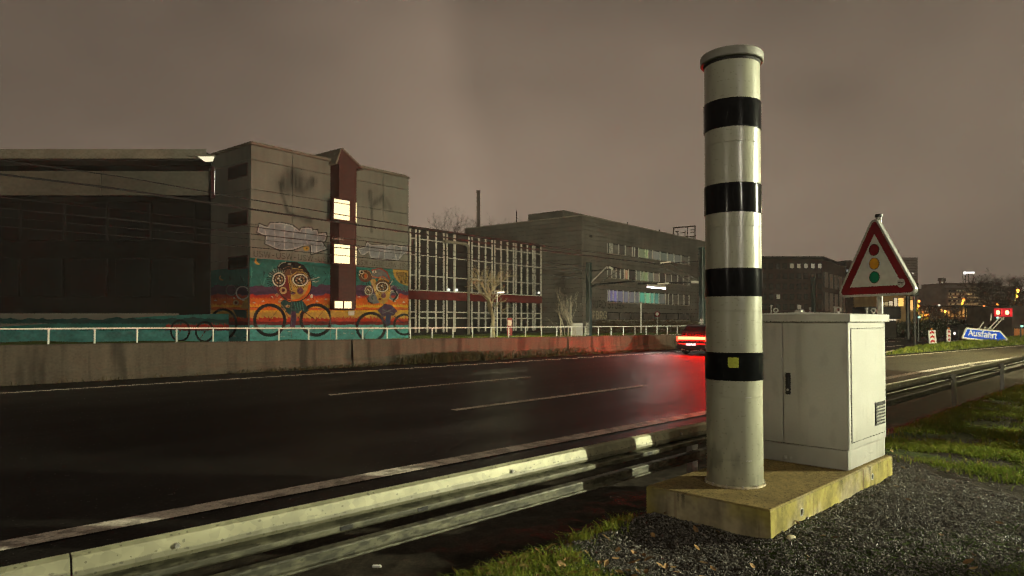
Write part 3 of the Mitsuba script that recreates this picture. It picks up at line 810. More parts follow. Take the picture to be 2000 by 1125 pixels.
def backdrop(x0, x1, t0, t1, sd, side=None):
    """teal night sky over a sunset, a burning skyline and water; top edge from (x0, t0) to (x1, t1)"""
    rect = poly((x0, t0), (x1, t1), (x1, 670), (x0, 670))
    L = [('teal', rect)]
    r_ = np.random.default_rng(sd)
    for i in range(int((x1 - x0) / 5)):
        a = x0 + (x1 - x0) * r_.random(); b = t0 + 8 + 48 * r_.random()
        L.append((('teal2', 'dteal')[i % 2], line(0.8 + 1.6 * r_.random(), (a, b), (a + r_.normal() * 3, b + 5 + 8 * r_.random()))))
    L += [('purple', wavy(x0, x1, 559, 5.5, sd, 670)), ('violet', wavy(x0, x1, 568, 4, sd + 7, 574)), ('red', wavy(x0, x1, 576, 4.5, sd + 1, 670)), ('orange', flames(x0, x1, 583, 5, sd + 2, 670)),
          ('yellow', flames(x0, x1, 596, 6, sd + 3, 670)), ('orange', wavy(x0, x1, 600, 2.0, sd + 13, 606)), ('ochre', flames(x0, x1, 609, 4, sd + 9, 670)), ('red', flames(x0, x1, 621, 6, sd + 4, 670, 18)), ('dred', wavy(x0, x1, 628, 2, sd + 5, 670)), ('water', wavy(x0, x1, 634.5, 1.3, sd + 6, 670))]
    for i in range(int((x1 - x0) / 7)):
        a = x0 + (x1 - x0) * r_.random(); b = 638 + 24 * r_.random()
        L.append((('teal2', 'white', 'teal')[i % 3], line(0.5 + 0.7 * r_.random(), (a, b), (a + 4 + 7 * r_.random(), b + r_.normal() * 0.6))))
    for i in range(int((x1 - x0) / 16)):
        a = x0 + (x1 - x0) * (i + 0.5) / max(1, int((x1 - x0) / 16)); b = 578 + 16 * r_.random()
        L.append(('white', poly((a - 3, b + 2.5), (a - 1.5, b + 0.4), (a + 0.3, b - 0.4), (a + 3.2, b + 2.5))))
    return [(c, g.intersection(rect)) for c, g in L], rect


def eye(x, y, r, q, col='white'):
    L = [(col, ell(x, y, r * q, r)), ('black', ell(x, y, r * q * 0.80, r * 0.80)), ('brown', ring(x, y, r * 0.35, r * 0.66, q))]
    for i in range(7):
        a = i * 2 * math.pi / 7 + 0.3
        L.append(('white' if i % 2 else 'cream', ell(x + r * q * 0.52 * math.cos(a), y + r * 0.52 * math.sin(a), r * 0.10)))
    return L + [('white', ell(x - r * 0.1, y - r * 0.15, r * 0.17)), ('white', ell(x + r * 0.16, y + r * 0.12, r * 0.12))]


def wheel(x, y, r, w, q=1.0):
    L = [('black', ring(x, y, r - w, r, q))]
    for a in (-0.9, 2.2):
        L.append(('brown', line(0.9, (x, y), (x + (r - w) * q * math.cos(a), y + (r - w) * math.sin(a)))))
    return L + [('dred', ell(x, y, 1.8))]


lft, rectL = backdrop(487.5, 645.5, 503.5, 515.5, 21)
c1, c2 = 544.8, 586.4
lft += [('ochre', ell(504, 510, 7.0).difference(ell(508.5, 507.5, 7.5)))]
lft += wheel(526.6, 625.2, 32.5, 6.2) + wheel(617.2, 625.0, 32.5, 6.0)
lft += [('dteal', poly((548, 588), (556, 585), (566, 590), (590, 587), (598, 596), (603, 606), (596, 612), (588, 606), (582, 613), (574, 608), (566, 616), (556, 607), (549, 600)))]
lft += [('teal2', line(1.2, (575 + i * 5, 590), (578 + i * 5, 606))) for i in range(4)] + [('cream', ell(562, 598, 4.5, 3)), ('black', ell(563, 598, 1.6, 1.2)), ('cream', ell(546, 589, 3.4, 2)), ('cream', line(1.3, (548, 594), (558, 606)))]
lft += [('violet', poly((568, 608), (578, 608), (579, 622), (576, 640), (577, 642), (565, 642), (567, 632))), ('black', line(1.0, (556, 607), (564, 622))), ('black', line(1.0, (590, 607), (582, 622))), ('black', line(1.6, (590, 606), (612, 622)))]
lft += [('dred', ell(573, 556, 34, 33).union(poly((544, 570), (556, 584), (575, 587), (575, 540)))), ('ochre', ell(576, 556, 32, 33).difference(sg.box(500, 500, 568, 600)).union(poly((560, 530), (566, 526), (571, 564), (566, 567)))), ('brown', ell(574, 536, 26, 11).difference(ell(576, 548, 26, 12)))]
lft += [('black', poly((540, 522), (548, 513), (562, 511), (580, 512), (594, 519), (604, 533), (607, 545), (600, 536), (590, 526), (574, 523), (560, 526), (548, 530))), ('white', line(1.1, (544, 520), (550, 514), (558, 512))), ('white', ell(565, 515.5, 3.2, 1.4)), ('cream', ell(585, 521, 2.2, 1.8)), ('brown', line(1.6, (548, 528), (562, 520), (572, 523)))]
lft += [('black', lashes(c1, 546, 13, 23, math.radians(120), math.radians(310), 20, 1.15)), ('white', lashes(c1, 546, 15.5, 22, math.radians(200), math.radians(305), 9, 0.6))] + eye(c1, 546, 14.2, 0.93)
lft += [('brown', ell(c2, 545, 18, 13)), ('ochre', line(1.6, (572, 537), (580, 531), (592, 532), (601, 539))), ('black', lashes(c2 - 1, 547, 11, 17, 0.2, 2.6, 12, 0.9))] + eye(c2, 547, 12.2, 1.28)
lft += [('black', line(1.5, (600, 545), (612, 540))), ('white', line(1.4, (604, 546), (614, 545), (624, 541))), ('white', line(1.0, (605, 548), (616, 551), (623, 548))), ('black', line(1.2, (603, 541), (611, 536)))]
lft += [('cream', ell(552.8, 567.5, 7.6, 7)), ('dred', ell(553, 567, 3.6, 3.4)), ('black', ell(554, 567, 1.6)), ('mauve', ell(586.4, 568, 6.4, 7.2)), ('violet', ring(586.4, 568, 3.0, 4.2)), ('violet', ell(572, 572.5, 4.4, 2.8)), ('black', line(0.9, (566, 572), (579, 572))), ('black', line(0.9, (569, 520), (565, 550), (569, 566)))]
lft += [('cream', ring(541, 576, 1.6, 3.0)), ('cream', line(1.2, (604, 574), (608, 582))), ('white', ell(609, 578, 2.6, 3.6)), ('black', line(0.8, (604, 540), (606, 558), (600, 574)))]
lft += [('black', ell(576, 556, 33.2, 34).difference(ell(575.5, 555.5, 32.0, 33)).difference(sg.box(500, 500, 590, 545))), ('orange', ell(576, 556, 31.5, 32.5).difference(ell(572, 553, 30.5, 32)).intersection(sg.box(560, 556, 640, 640)))]
lft += [('cream', line(0.7, (566, 526), (571, 545), (570.5, 564))), ('black', line(0.8, (562, 567), (568, 569.5), (574, 567))), ('mauve', ell(574, 574, 3.2, 1.5)), ('cream', line(0.6, (588, 530), (600, 534)))]
JOINTS = shapely.union_all([line(0.55, (570, 480), (570, 672)), line(0.55, (748, 480), (748, 672)), line(0.5, (486, 600), (800, 605.3))])
lft = [(c, g.intersection(rectL).difference(JOINTS)) for c, g in lft]
TL = lambda a, b: B.loc(a, b)
painted(muralb, 'mural', lft, TL, -0.006, PB, 'painted face with huge eyes on a black wheeled bicycle before a sunset')

rgt, rectR = backdrop(692.5, 797.5, 521, 528, 35)
SUN = ell(799, 527, 32, 31)
rgt += [('teal2', lashes(799, 527, 32, 42, math.radians(95), math.radians(178), 22, 1.3)), ('ochre', SUN)]
rgt += wheel(724.5, 639, 30, 5.4) + wheel(789.5, 634, 21.5, 4.2)
rgt += [('violet', poly((737, 606), (746, 598), (752, 593), (764, 596), (776, 607), (768, 617), (757, 614), (748, 620), (742, 612))), ('grey', line(1.3, (745, 604), (768, 612))), ('grey', line(1.3, (748, 612), (770, 602))), ('navy', poly((754, 614), (764, 614), (762, 632), (757, 638), (752, 628))), ('violet', line(1.6, (770, 618), (786, 630))), ('violet', line(2.0, (744, 618), (756, 636)))]
rgt += [('grey', ring(768, 577, 5, 9.5)), ('white', ring(768, 577, 9.2, 10.2)), ('black', line(3.2, (768, 564), (776, 576), (768, 588)))]
rgt += [('grey', ell(729, 583, 11, 9.5)), ('black', ring(728, 582, 9.0, 11.4).intersection(poly((700, 583), (728, 583), (728, 600), (700, 600)))), ('dteal', ring(730, 581, 3, 5)), ('grey', poly((730, 574), (740, 578), (741, 592), (728, 594)))]
rgt += [('ochre', ell(748, 567, 14.5, 27).union(poly((722, 546), (732, 541), (742, 578), (738, 586)))), ('cream', line(3.0, (726, 549), (736, 574))), ('grey', poly((722, 546), (728, 527), (742, 524), (756, 533), (763, 548), (752, 545), (740, 542), (731, 545))), ('red', line(2.2, (726, 528), (742, 524), (755, 531), (762, 546))), ('orange', line(1.8, (727, 540), (738, 543), (748, 540), (760, 549))), ('white', ell(731, 531, 4.6, 2.6)), ('black', ell(731, 531, 1.5))]
rgt += [('brown', ell(713, 539, 13, 12)), ('cream', ring(712, 539, 5, 6.4)), ('orange', ell(714, 539, 2.5, 5)), ('white', ell(706, 531, 4.6, 4)), ('black', ell(706.5, 531.5, 2.2)), ('white', poly((699.5, 537), (703, 533), (703, 539))), ('dred', line(1.2, (703, 546), (716, 551), (726, 545))), ('cream', line(0.8, (708, 528), (722, 530), (727, 541)))]
rgt += [('black', lashes(720, 567.5, 9, 15, math.radians(90), math.radians(280), 15, 1.0))] + eye(720, 567.5, 9.4, 0.85)
rgt += [('brown', ell(746.5, 556, 13.5, 10)), ('black', lashes(746.5, 561, 9, 14.5, -0.4, 2.6, 14, 0.9))] + eye(746.5, 560.5, 10, 1.22)
rgt += [('mauve', ell(749, 577, 4.8, 5.5)), ('dred', ring(749, 577, 2, 3)), ('dred', ell(742, 584, 3, 2)), ('black', line(1.6, (760, 554), (769, 546))), ('white', line(1.2, (762, 556), (767, 548))), ('white', line(1.0, (764, 561), (768, 558)))]
rgt = [(c, g.intersection(rectR).difference(JOINTS)) for c, g in rgt]
painted(muralb, 'mural_right', rgt, TL, -0.006, PB, 'painted face with a cap beside a yellow sun, above painted bicycle wheels')
mid, rectM = backdrop(645.8, 692.2, 604, 606, 52)
painted(muralb, 'mural_base', [(c, g.intersection(poly((646, 604.5), (692, 606), (692, 668), (646, 668)))) for c, g in mid], TL, -0.006, PB)
ws, wz = B.loc(680, 607); 
add('notice', PB(box(sx(680.5), sx(692), -0.03, -0.008, zz(686, 616), zz(686, 607))), 'm_zinc', muralb)
# painted side wall round the corner
TS = lambda a, b: B.side(a, b)
sd, rectS = backdrop(412, 485, 528, 520, 63)
sd += [('ochre', ell(433, 543, 5).difference(ell(436, 541, 5)))] + wheel(436, 633, 31, 5, 0.9)
sd += [('grey', ring(452, 567, 9, 11)), ('silver2', ring(474, 572, 11, 13.5)), ('black', lashes(474, 572, 14, 20, math.radians(150), math.radians(330), 14, 0.9)), ('cream', ell(461, 591, 6, 5.5)), ('dred', ell(461, 591, 3)), ('ochre', poly((476, 588), (485, 580), (485, 604), (470, 602))), ('dteal', poly((455, 604), (482, 606), (482, 622), (462, 618)))]
def put_side(m):
    m = m.copy(); v = m.vertices.copy(); m.vertices = np.c_[v[:, 1], v[:, 0], v[:, 2]]; return PB(m)
painted(muralb, 'mural_side', [(c, g.intersection(rectS.difference(sg.box(445.5, 490, 486, 525)))) for c, g in sd], TS, -0.006, put_side)

tag_l = [(480 + a * .2133, 270 + b * .2133) for a, b in ((105, 860), (125, 785), (200, 815), (225, 775), (320, 775), (375, 785), (430, 800), (495, 850), (510, 820), (600, 820), (605, 845), (655, 840), (660, 875), (735, 870), (740, 895), (725, 940), (700, 955), (740, 1015), (600, 1060), (595, 980), (530, 985), (430, 1020), (310, 1025), (180, 965), (185, 895))]
def tag(pts, ow, sd):
    P = poly(*pts); x0, y0, x1, y1 = P.bounds; L = [('black', P.buffer(ow, join_style=2)), ('silver2', P), ('silver', P.buffer(-1.7))]
    r_ = np.random.default_rng(sd)
    for i in range(6):
        a = x0 + (x1 - x0) * (i + 0.6) / 6.5
        L.append(('silver2', line(1.4, (a, y0), (a + r_.normal() * 3, (y0 + y1) / 2), (a + 4 * r_.normal(), y1)).intersection(P)))
    for i in range(7):
        a = x0 + (x1 - x0) * r_.random(); b = y0 + (y1 - y0) * r_.random()
        L.append(('black', line(1.0, (a, b), (a + 3 + 2 * r_.random(), b + r_.normal() * 2)).intersection(P.buffer(-2))))
    return L
painted(muralb, 'graffiti', tag(tag_l, 1.9, 3) + [('ochre', ell(598, 485, 6, 5).difference(poly(*tag_l).buffer(1.9))), ('black', ell(599, 485, 1.6))], TL, -0.006, PB, 'silver graffiti lettering with a black outline')
tag_r = [(640 + a * .2222, 280 + b * .2222) for a, b in ((262, 930), (330, 905), (345, 865), (385, 895), (440, 890), (520, 900), (560, 885), (640, 905), (700, 895), (708, 960), (665, 975), (620, 1030), (470, 1025), (380, 1010), (360, 955), (315, 985), (290, 975))]
painted(muralb, 'graffiti_right', tag(tag_r, 1.1, 5), TL, -0.006, PB)


def lettering(text, h, o, x, z, bsdf, parent, name, to=lambda m: m, **k):
    """Text standing upright at o, reading along x, 5 mm thick towards -w (x and z are unit vectors)."""
    m = meshkit.text_mesh(text, h, 0.004, bold=k.pop('bold', False))
    x, z = np.array(x, float), np.array(z, float)
    return add(name, to(basis(m, o, x, z, np.cross(x, z))), bsdf, parent, **k)


mat('m_scrawl', speck((0.05, 0.045, 0.036), 0.3, 12), 0.85)
lettering('USW-USW-USW-USW-USW', 0.36, (0.18, -0.006, MZ + 0.10), (1, 0, 0), (0, 0, 1), 'm_scrawl', muralb, 'wall_lettering', PB)
lettering('USW-USN-USW-USW-UW', 0.36, (sx(696), -0.006, MZ + 0.10), (0.88, 0, 0), (0, 0, 1), 'm_scrawl', muralb, 'wall_lettering', PB)
for i, (tx_, u, v) in enumerate((('ESSEN', 773.5, 538), ('STEHT', 777.5, 545.5), ('AUF!', 781, 553.5))):
    s_, z_ = B.loc(u, v)
    lettering(tx_, 0.27, (s_, -0.010, z_), (0.88, 0, -0.02), (0, 0, 1), 'm_paint_black', muralb, 'sun_lettering', PB, bold=True)
mat('m_scratch', (0.35, 0.30, 0.27), 0.8)
s_, z_ = B.loc(649, 467, -PR)
lettering('nasam', 0.22, (s_, -PR - 0.004, z_), (1, 0, 0), (0, 0, 1), 'm_scratch', muralb + '__stair_tower', 'tag_lettering', PB)

# ------------------------------------------------------------------ the long unlit wing to the left
P0 = B.m @ np.array([0, LW, 0, 1])
WG = Frame(P0[:2] - np.array(RIGHT[:2]) * 40.0, RIGHT[:2])         # s = 40 is the inner corner
wing = thing('dark_wing', 'long dark unlit building wing with a pale top storey left of the painted building', 'building')
ztop = WG.loc(390, 300)[1]
zf = lambda v: WG.loc(300, v)[1]
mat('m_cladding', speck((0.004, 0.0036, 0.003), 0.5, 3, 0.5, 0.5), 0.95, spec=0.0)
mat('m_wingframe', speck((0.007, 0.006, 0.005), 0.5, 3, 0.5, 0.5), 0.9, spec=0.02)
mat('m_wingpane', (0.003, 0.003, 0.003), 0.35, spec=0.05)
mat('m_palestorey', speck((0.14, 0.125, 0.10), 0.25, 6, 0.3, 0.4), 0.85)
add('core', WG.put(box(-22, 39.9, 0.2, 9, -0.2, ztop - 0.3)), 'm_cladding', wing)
for i in range(9):
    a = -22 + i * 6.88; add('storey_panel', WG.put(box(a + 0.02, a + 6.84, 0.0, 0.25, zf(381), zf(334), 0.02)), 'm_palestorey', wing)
add('roof', WG.put(box(-22.2, 40.1, -1.1, 9.2, zf(322), ztop - 0.12, 0.05)), 'm_dark', wing)
add('fascia', WG.put(box(-22.3, 40.15, -1.16, -1.1, zf(318), ztop - 0.0, 0.02)), 'm_concrete', wing)
for i in range(22):
    a = -21 + i * 2.75
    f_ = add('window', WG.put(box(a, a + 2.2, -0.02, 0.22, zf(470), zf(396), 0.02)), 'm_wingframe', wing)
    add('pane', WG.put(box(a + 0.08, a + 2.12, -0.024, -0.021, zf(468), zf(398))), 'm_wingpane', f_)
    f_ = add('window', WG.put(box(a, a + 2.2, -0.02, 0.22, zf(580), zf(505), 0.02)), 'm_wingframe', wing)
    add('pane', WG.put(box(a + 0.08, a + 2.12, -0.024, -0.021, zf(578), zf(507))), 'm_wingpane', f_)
sA, zA = WG.loc(372, 309, -1.2); sB, zB = WG.loc(419, 303, -1.2)
wl = thing('eaves_lamp', 'bright slanting strip lamp under the eaves at the top left of the painted building', 'lamp')
add('housing', WG.put(box(sA - 0.1, sB + 0.05, -1.36, -1.162, zA + 0.08, zA + 0.2, 0.03)), 'm_concrete', wl)
gl = trimesh.convex.convex_hull(np.array([(sA + 0.5, -1.33, zA + 0.078), (sA + 0.5, -1.2, zA + 0.078), (sB, -1.33, zA + 0.078), (sB, -1.2, zA + 0.078), (sB - 0.1, -1.33, zA - 0.20), (sB - 0.1, -1.2, zA - 0.20), (sB - 0.55, -1.33, zA - 0.24), (sB - 0.55, -1.2, zA - 0.24)]))
add('tube', WG.put(gl), 'm_lamp', wl, emit=(0.8, 0.72, 0.5), weight=0.3)
# lit red framed window where the wing meets the painted building
s0, z0 = WG.loc(418.5, 380, -0.3); s1, z1 = WG.loc(431.5, 334, -0.3); sf0, _ = WG.loc(411, 380, -0.3); sf1, _ = WG.loc(435, 380, -0.3)
lb = thing('lit_corner_window', 'tall white lit window in a dark red frame at the left corner of the painted building', 'window')
add('frame', WG.put(box(sf0, sf1, -0.28, 0.0, z0 - 0.25, z1 + 0.3, 0.02)), 'm_maroon', lb)
zc_ = z0 + (z1 - z0) * 0.66
add('pane', WG.put(box(s0, s1 - 0.06, -0.29, -0.283, z0, zc_ - 0.04)), 'm_lamp', lb, emit=(0.95, 0.9, 0.85), weight=0.3)
add('pane', WG.put(box(s0, s1 - 0.06, -0.29, -0.283, zc_ + 0.06, z1)), 'm_lamp', lb, emit=(0.95, 0.9, 0.85), weight=0.3)
# low painted garden wall in front of the wing
GWf = Frame(WG.put(trimesh.Trimesh([[0, -2.2, 0]], [[0, 0, 0]], process=False)).vertices[0][:2], RIGHT[:2])
gw = thing('garden_wall', 'low garden wall painted teal and red with bicycle wheels, behind the railing at far left', 'wall')
gtop = GWf.loc(380, 612)[1]
add('wall', GWf.put(box(-22, 39.0, 0.0, 0.3, -0.1, gtop, 0.02)), 'm_wall', gw)
L = [('teal', poly((-20, 640), (330, 616), (448, 612), (448, 672), (-20, 672))), ('dteal', wavy(-20, 448, 622, 5, 71, 632)), ('red', flames(325, 448, 634, 5, 72, 672)), ('dred', wavy(325, 448, 640, 2, 74, 672)), ('water', wavy(-20, 448, 645, 2.5, 73, 672))]
L += wheel(352, 646, 22, 4, 0.9) + wheel(400, 648, 21, 4, 0.9)
rectG = poly((-20, 613), (447, 613), (447, 672), (-20, 672))
painted(gw, 'mural', [(c, g.intersection(rectG)) for c, g in L], lambda a, b: GWf.loc(a, b), -0.006, GWf.put)
# ------------------------------------------------------------------ glass fronted link building
GWW = 5.1
def f_glass(p, n, uv):
    b = fbm(p.x * 0.5, p.y * 0.5, p.z * 0.7, octaves=3)
    return mi.Color3f(0.020, 0.019, 0.017) * (0.4 + 1.3 * b)
mat('m_glass', f_glass, 0.07, spec=0.45)
mat('m_redband', speck((0.13, 0.013, 0.012), 0.3, 6, 0.7, 0.4), 0.55)
gb = thing('glass_building', 'low dark glass fronted building with white mullions and a dark red band', 'building')
g0, g1 = B.loc(798, 500, GWW)[0], B.loc(1058, 500, GWW)[0]
gz = lambda u, v: B.loc(u, v, GWW)[1]
zt_ = gz(800, 445)
add('core', PB(box(g0 - 4, g1 + 0.3, GWW + 0.12, GWW + 12, GZ - 0.2, zt_ - 0.02)), 'm_dark', gb)
add('roof_edge', PB(box(g0 - 4, g1 + 0.3, GWW - 0.25, GWW + 12.1, zt_ - 0.02, zt_ + 0.16, 0.03)), 'm_dark', gb)
us = [801, 812.2, 818.9, 835.1, 851.6, 866.7, 872.7, 887.8, 915.5, 921.5, 934.9, 948.2, 961, 966, 978.4, 991, 1002.9, 1007.3, 1018.2, 1030, 1040.7, 1044.4, 1056.4]
ss = [B.loc(u, 500, GWW)[0] for u in us]
hz = [gz(800, v) for v in (446, 464.4, 496.7, 536.7, 567.0)]
lz = [gz(800, v) for v in (584.5, 608.9, 621.0, 650.0)]
add('red_band', PB(box(g0 - 0.3, g1, GWW - 0.10, GWW + 0.1, lz[0], hz[4], 0.02)), 'm_redband', gb)
for zs_ in (hz, lz):
    for a, b in zip(ss[:-1], ss[1:]):
        if b - a < 0.42:
            add('pillar_panel', PB(box(a + 0.03, b - 0.03, GWW - 0.01, GWW + 0.1, zs_[-1] + 0.02, zs_[0])), 'm_dark', gb); continue
        for z1_, z0_ in zip(zs_[:-1], zs_[1:]):
            pn = box(a + 0.05, b - 0.05, GWW + 0.03, GWW + 0.05, z0_ + 0.04, z1_ - 0.04)
            pn.apply_translation([0, R.normal() * 0.008, 0])
            add('pane', PB(pn), 'm_glass', gb)
for i, s_ in enumerate(ss):
    wd = 0.075 if us[i] not in (887.8,) else 0.14
    add('mullion', PB(box(s_ - wd, s_ + wd, GWW - 0.05, GWW + 0.06, hz[4], hz[0], 0.008)), 'm_whiteframe', gb)
    add('mullion', PB(box(s_ - wd, s_ + wd, GWW - 0.05, GWW + 0.06, lz[3], lz[0], 0.008)), 'm_whiteframe', gb)
def bars(z, a, b, th=0.05): add('crossbar', PB(box(ss[a] , ss[b], GWW - 0.03, GWW + 0.05, z - th, z + th, 0.008)), 'm_whiteframe', gb)
for z in hz[1:4]:
    for a, b in ((0, 1), (2, 5), (6, 8), (9, 12), (13, 16), (17, 20), (21, 22)): bars(z, a, b, 0.042)
bars(hz[4] + 0.03, 0, 22, 0.05)
for z in lz[1:3]:
    for a, b in ((0, 1), (2, 5), (6, 8), (9, 12), (13, 16), (17, 20), (21, 22)): bars(z, a, b, 0.05)
# rounded steel portal frame in the middle bay
zp_ = gz(890, 475)
pa, pb_ = B.loc(889, 500, GWW - 0.25)[0], B.loc(915.5, 500, GWW - 0.25)[0]
pts = [(pa - 1.4, GWW - 0.25, zp_), (pb_ - 0.5, GWW - 0.25, zp_ )] + [(pb_ - 0.5 + 0.5 * math.sin(t), GWW - 0.25, zp_ - 0.5 + 0.5 * math.cos(t)) for t in np.linspace(0.2, math.pi / 2, 6)] + [(pb_, GWW - 0.25, GZ)]
add('portal_tube', PB(path(pts, 0.13, 10)), 'm_concrete', gb, smooth=True)
mat('m_glow', (0.6, 0.6, 0.6), 0.5)
for (u, v) in ((876.5, 566), (892, 566.5), (1052.5, 572)):
    s_, z_ = B.loc(u, v, GWW - 0.15)
    one('wall_lamp', PB(ball((s_, GWW - 0.15, z_), 0.13, 1)), 'm_glow', {876.5: 'small white lamp left of the portal tube on the glass building', 892: 'small white lamp right beside the portal tube on the glass building', 1052.5: 'small white lamp at the right end of the glass building'}[u], 'lamp', group='white lamps on the glass building', emit=(1.0, 1.0, 0.9), weight=0.1)

# ------------------------------------------------------------------ the grey block with strip windows
blk = thing('grey_office_block', 'grey panel clad office block with three strips of faintly coloured windows', 'building')
b0, b1 = B.loc(1138, 500)[0], B.loc(1440, 500)[0]
bt = B.loc(1138, 421)[1]
def f_clad(p, n, uv):
    d = fbm(p.x * 0.4, p.y * 0.4, p.z * 0.6, octaves=4)
    st = fbm(p.x * 1.8 + p.y * 1.8, 2.0, p.z * 0.25, octaves=3)
    g = fbm(p.x * 9, p.y * 9, p.z * 9, octaves=2)
    return mi.Color3f(0.130, 0.118, 0.102) * (0.6 + 0.8 * d) * (0.75 + 0.5 * st) * (0.85 + 0.3 * g)
mat('m_clad', f_clad, 0.8, spec=0.2)
BD = 16.0
add('core', PB(box(b0 + 0.1, b1, 0.1, BD, GZ - 0.2, bt - 0.05)), 'm_seam', blk)
zz3 = lambda u, v: B.loc(u, v)[1]
bandz = [(zz3(1186.5, 494.5), zz3(1186.5, 473.5)), (zz3(1186.5, 543), zz3(1186.5, 521.5)), (zz3(1186.5, 590.5), zz3(1186.5, 565.5)), (zz3(1186.5, 625.5), zz3(1186.5, 609.5))]
wx0, wx1 = B.loc(1186.5, 500)[0], B.loc(1347, 500)[0]
levels = sorted(set([GZ - 0.2, bt] + [z for b in bandz for z in b]))
step = 0.47
for za, zb_ in zip(levels[:-1], levels[1:]):
    n = max(1, round((zb_ - za) / step))
    inb = any(abs(za - q[0]) < 1e-6 for q in bandz)
    for i in range(n):
        c, d = za + (zb_ - za) * i / n, za + (zb_ - za) * (i + 1) / n
        for a, b in (((b0, wx0), (wx1, b1)) if inb else ((b0, b1),)):
            t_ = R.normal() * 0.006
            add('cladding_board', PB(box(a + 0.01, b - 0.01, t_, 0.14, c + 0.012, d - 0.012, 0.012)), 'm_clad', blk)
n = round((bt - GZ + 0.2) / step)
for i in range(n):
    c, d = GZ - 0.2 + (bt - GZ + 0.2) * i / n, GZ - 0.2 + (bt - GZ + 0.2) * (i + 1) / n
    t_ = R.normal() * 0.006
    add('cladding_board', PB(box(b0 + 0.0 + t_, b0 + 0.14, 0.16, BD, c + 0.012, d - 0.012, 0.012)), 'm_clad', blk)
add('coping', PB(box(b0 - 0.05, b1, -0.07, 0.4, bt, bt + 0.10, 0.02)), 'm_concrete', blk)
add('coping', PB(box(b0 - 0.05, b0 + 0.4, 0.42, BD, bt, bt + 0.10, 0.02)), 'm_concrete', blk)
add('roof', PB(box(b0 + 0.4, b1, 0.42, BD, bt - 0.1, bt + 0.02)), 'm_dark', blk)
# plant room on the roof
pr0, prz = B.loc(1101, 410, 4.5)
add('plant_room', PB(box(pr0, pr0 + 9, 4.5, B.side(1031, 420, pr0)[0], bt + 0.02, prz, 0.05)), 'm_clad', blk)
def f_strip(p, n, uv):
    return mi.Color3f(0.16, 0.155, 0.14) * (0.35 + 1.1 * fbm(p.x * 0.8 + p.y * 0.8, 1.0, p.z * 1.2, octaves=3))
mat('m_strip', f_strip, 0.18, spec=0.5)
mat('m_strip2', speck((0.075, 0.07, 0.065), 0.5, 1.2, 0.5, 0.4), 0.15, spec=0.5)
mat('m_tint', (0.2, 0.2, 0.2), 0.4)
# window edges in pixels of the photograph along each strip (the panes are uneven) and what shines through
strips = [
    ([1187, 1192, 1196, 1209, 1222, 1236, 1240, 1248, 1261, 1266, 1275, 1290, 1304, 1317, 1331, 1346], {7: (0.10, 0.15, 0.05), 8: (0.20, 0.36, 0.07), 9: (0.02, 0.03, 0.02), 10: (0.10, 0.12, 0.09), 11: (0.055, 0.085, 0.055), 12: (0.05, 0.07, 0.05), 13: (0.045, 0.06, 0.045)}),
    ([1187, 1195, 1204, 1212, 1220, 1228, 1243, 1252, 1258, 1266, 1277, 1288, 1300, 1312, 1324, 1335, 1346], {4: (0.34, 0.14, 0.05), 6: (0.06, 0.08, 0.04), 7: (0.12, 0.19, 0.06), 8: (0.16, 0.25, 0.07), 9: (0.06, 0.08, 0.05), 10: (0.10, 0.07, 0.04)}),
    ([1187, 1191, 1198, 1206, 1218, 1228, 1240, 1249, 1260, 1270, 1278, 1287, 1300, 1306, 1314, 1325, 1336, 1346], {0: (0.11, 0.10, 0.22), 1: (0.10, 0.09, 0.28), 2: (0.10, 0.09, 0.34), 3: (0.07, 0.08, 0.16), 4: (0.07, 0.08, 0.14), 5: (0.065, 0.08, 0.11), 6: (0.06, 0.085, 0.09), 7: (0.02, 0.42, 0.24), 8: (0.13, 0.55, 0.26), 9: (0.05, 0.40, 0.25), 10: (0.02, 0.22, 0.16), 11: (0.05, 0.07, 0.06)}),
    ([1187, 1210, 1233, 1256, 1279, 1302, 1325, 1348], {})]
for si_, ((ed, lit), (zlo, zhi)) in enumerate(zip(strips, bandz)):
    row = add('window_strip', PB(box(wx0, wx1, 0.10, 0.16, zlo, zhi)), 'm_dark', blk)
    add('sill', PB(box(wx0 - 0.05, wx1 + 0.05, -0.05, 0.14, zlo - 0.03, zlo + 0.05, 0.01)), 'm_concrete', row)
    es = [B.loc(e, 500)[0] for e in ed]
    for i, (a, b) in enumerate(zip(es[:-1], es[1:])):
        pn = PB(box(a + 0.06, b - 0.06, 0.075, 0.095, zlo + 0.10, zhi - 0.08))
        if i in lit:
            add('pane', pn, 'm_tint', row, emit=np.array(lit[i]) * 0.55, weight=0.1)
        else:
            add('pane', pn, 'm_strip' if (i * 7 + si_) % 3 and si_ < 3 else 'm_strip2', row)
    for e in es:
        add('mullion', PB(box(e - 0.05, e + 0.05, 0.0, 0.10, zlo + 0.05, zhi, 0.006)), 'm_whiteframe' if si_ < 3 else 'm_dark', row)
for i, (u, v, h) in enumerate(((1009, 436, 1.5), (1225.5, 441, 0.9), (1288, 458, 0.9))):
    w_ = 9.0 if i == 0 else 2.0
    s_, _ = B.loc(u, v, w_)
    add('aerial', PB(cyl((s_, w_, bt), (s_, w_, bt + h), 0.06, sides=6)), 'm_dark', blk)
mat('m_spray', (0.025, 0.022, 0.02), 0.8)
s_, z_ = B.loc(1153, 602)
lettering('SURD STUR~', 0.85, (s_, -0.03, z_), (0.93, 0, 0), (0, 0, 1), 'm_spray', blk, 'graffiti', PB, label='dark sprayed lettering low on the front')
mat('m_spray2', speck((0.33, 0.29, 0.21), 0.4, 8), 0.8)
s_, z_ = B.loc(1156, 623)
lettering('FBRG', 0.80, (s_, -0.03, z_), (1.0, 0, 0), (0, 0, 1), 'm_spray2', blk, 'graffiti', PB, bold=True, label='pale sprayed lettering below the dark lettering')
s_, z_ = B.loc(1151, 463)
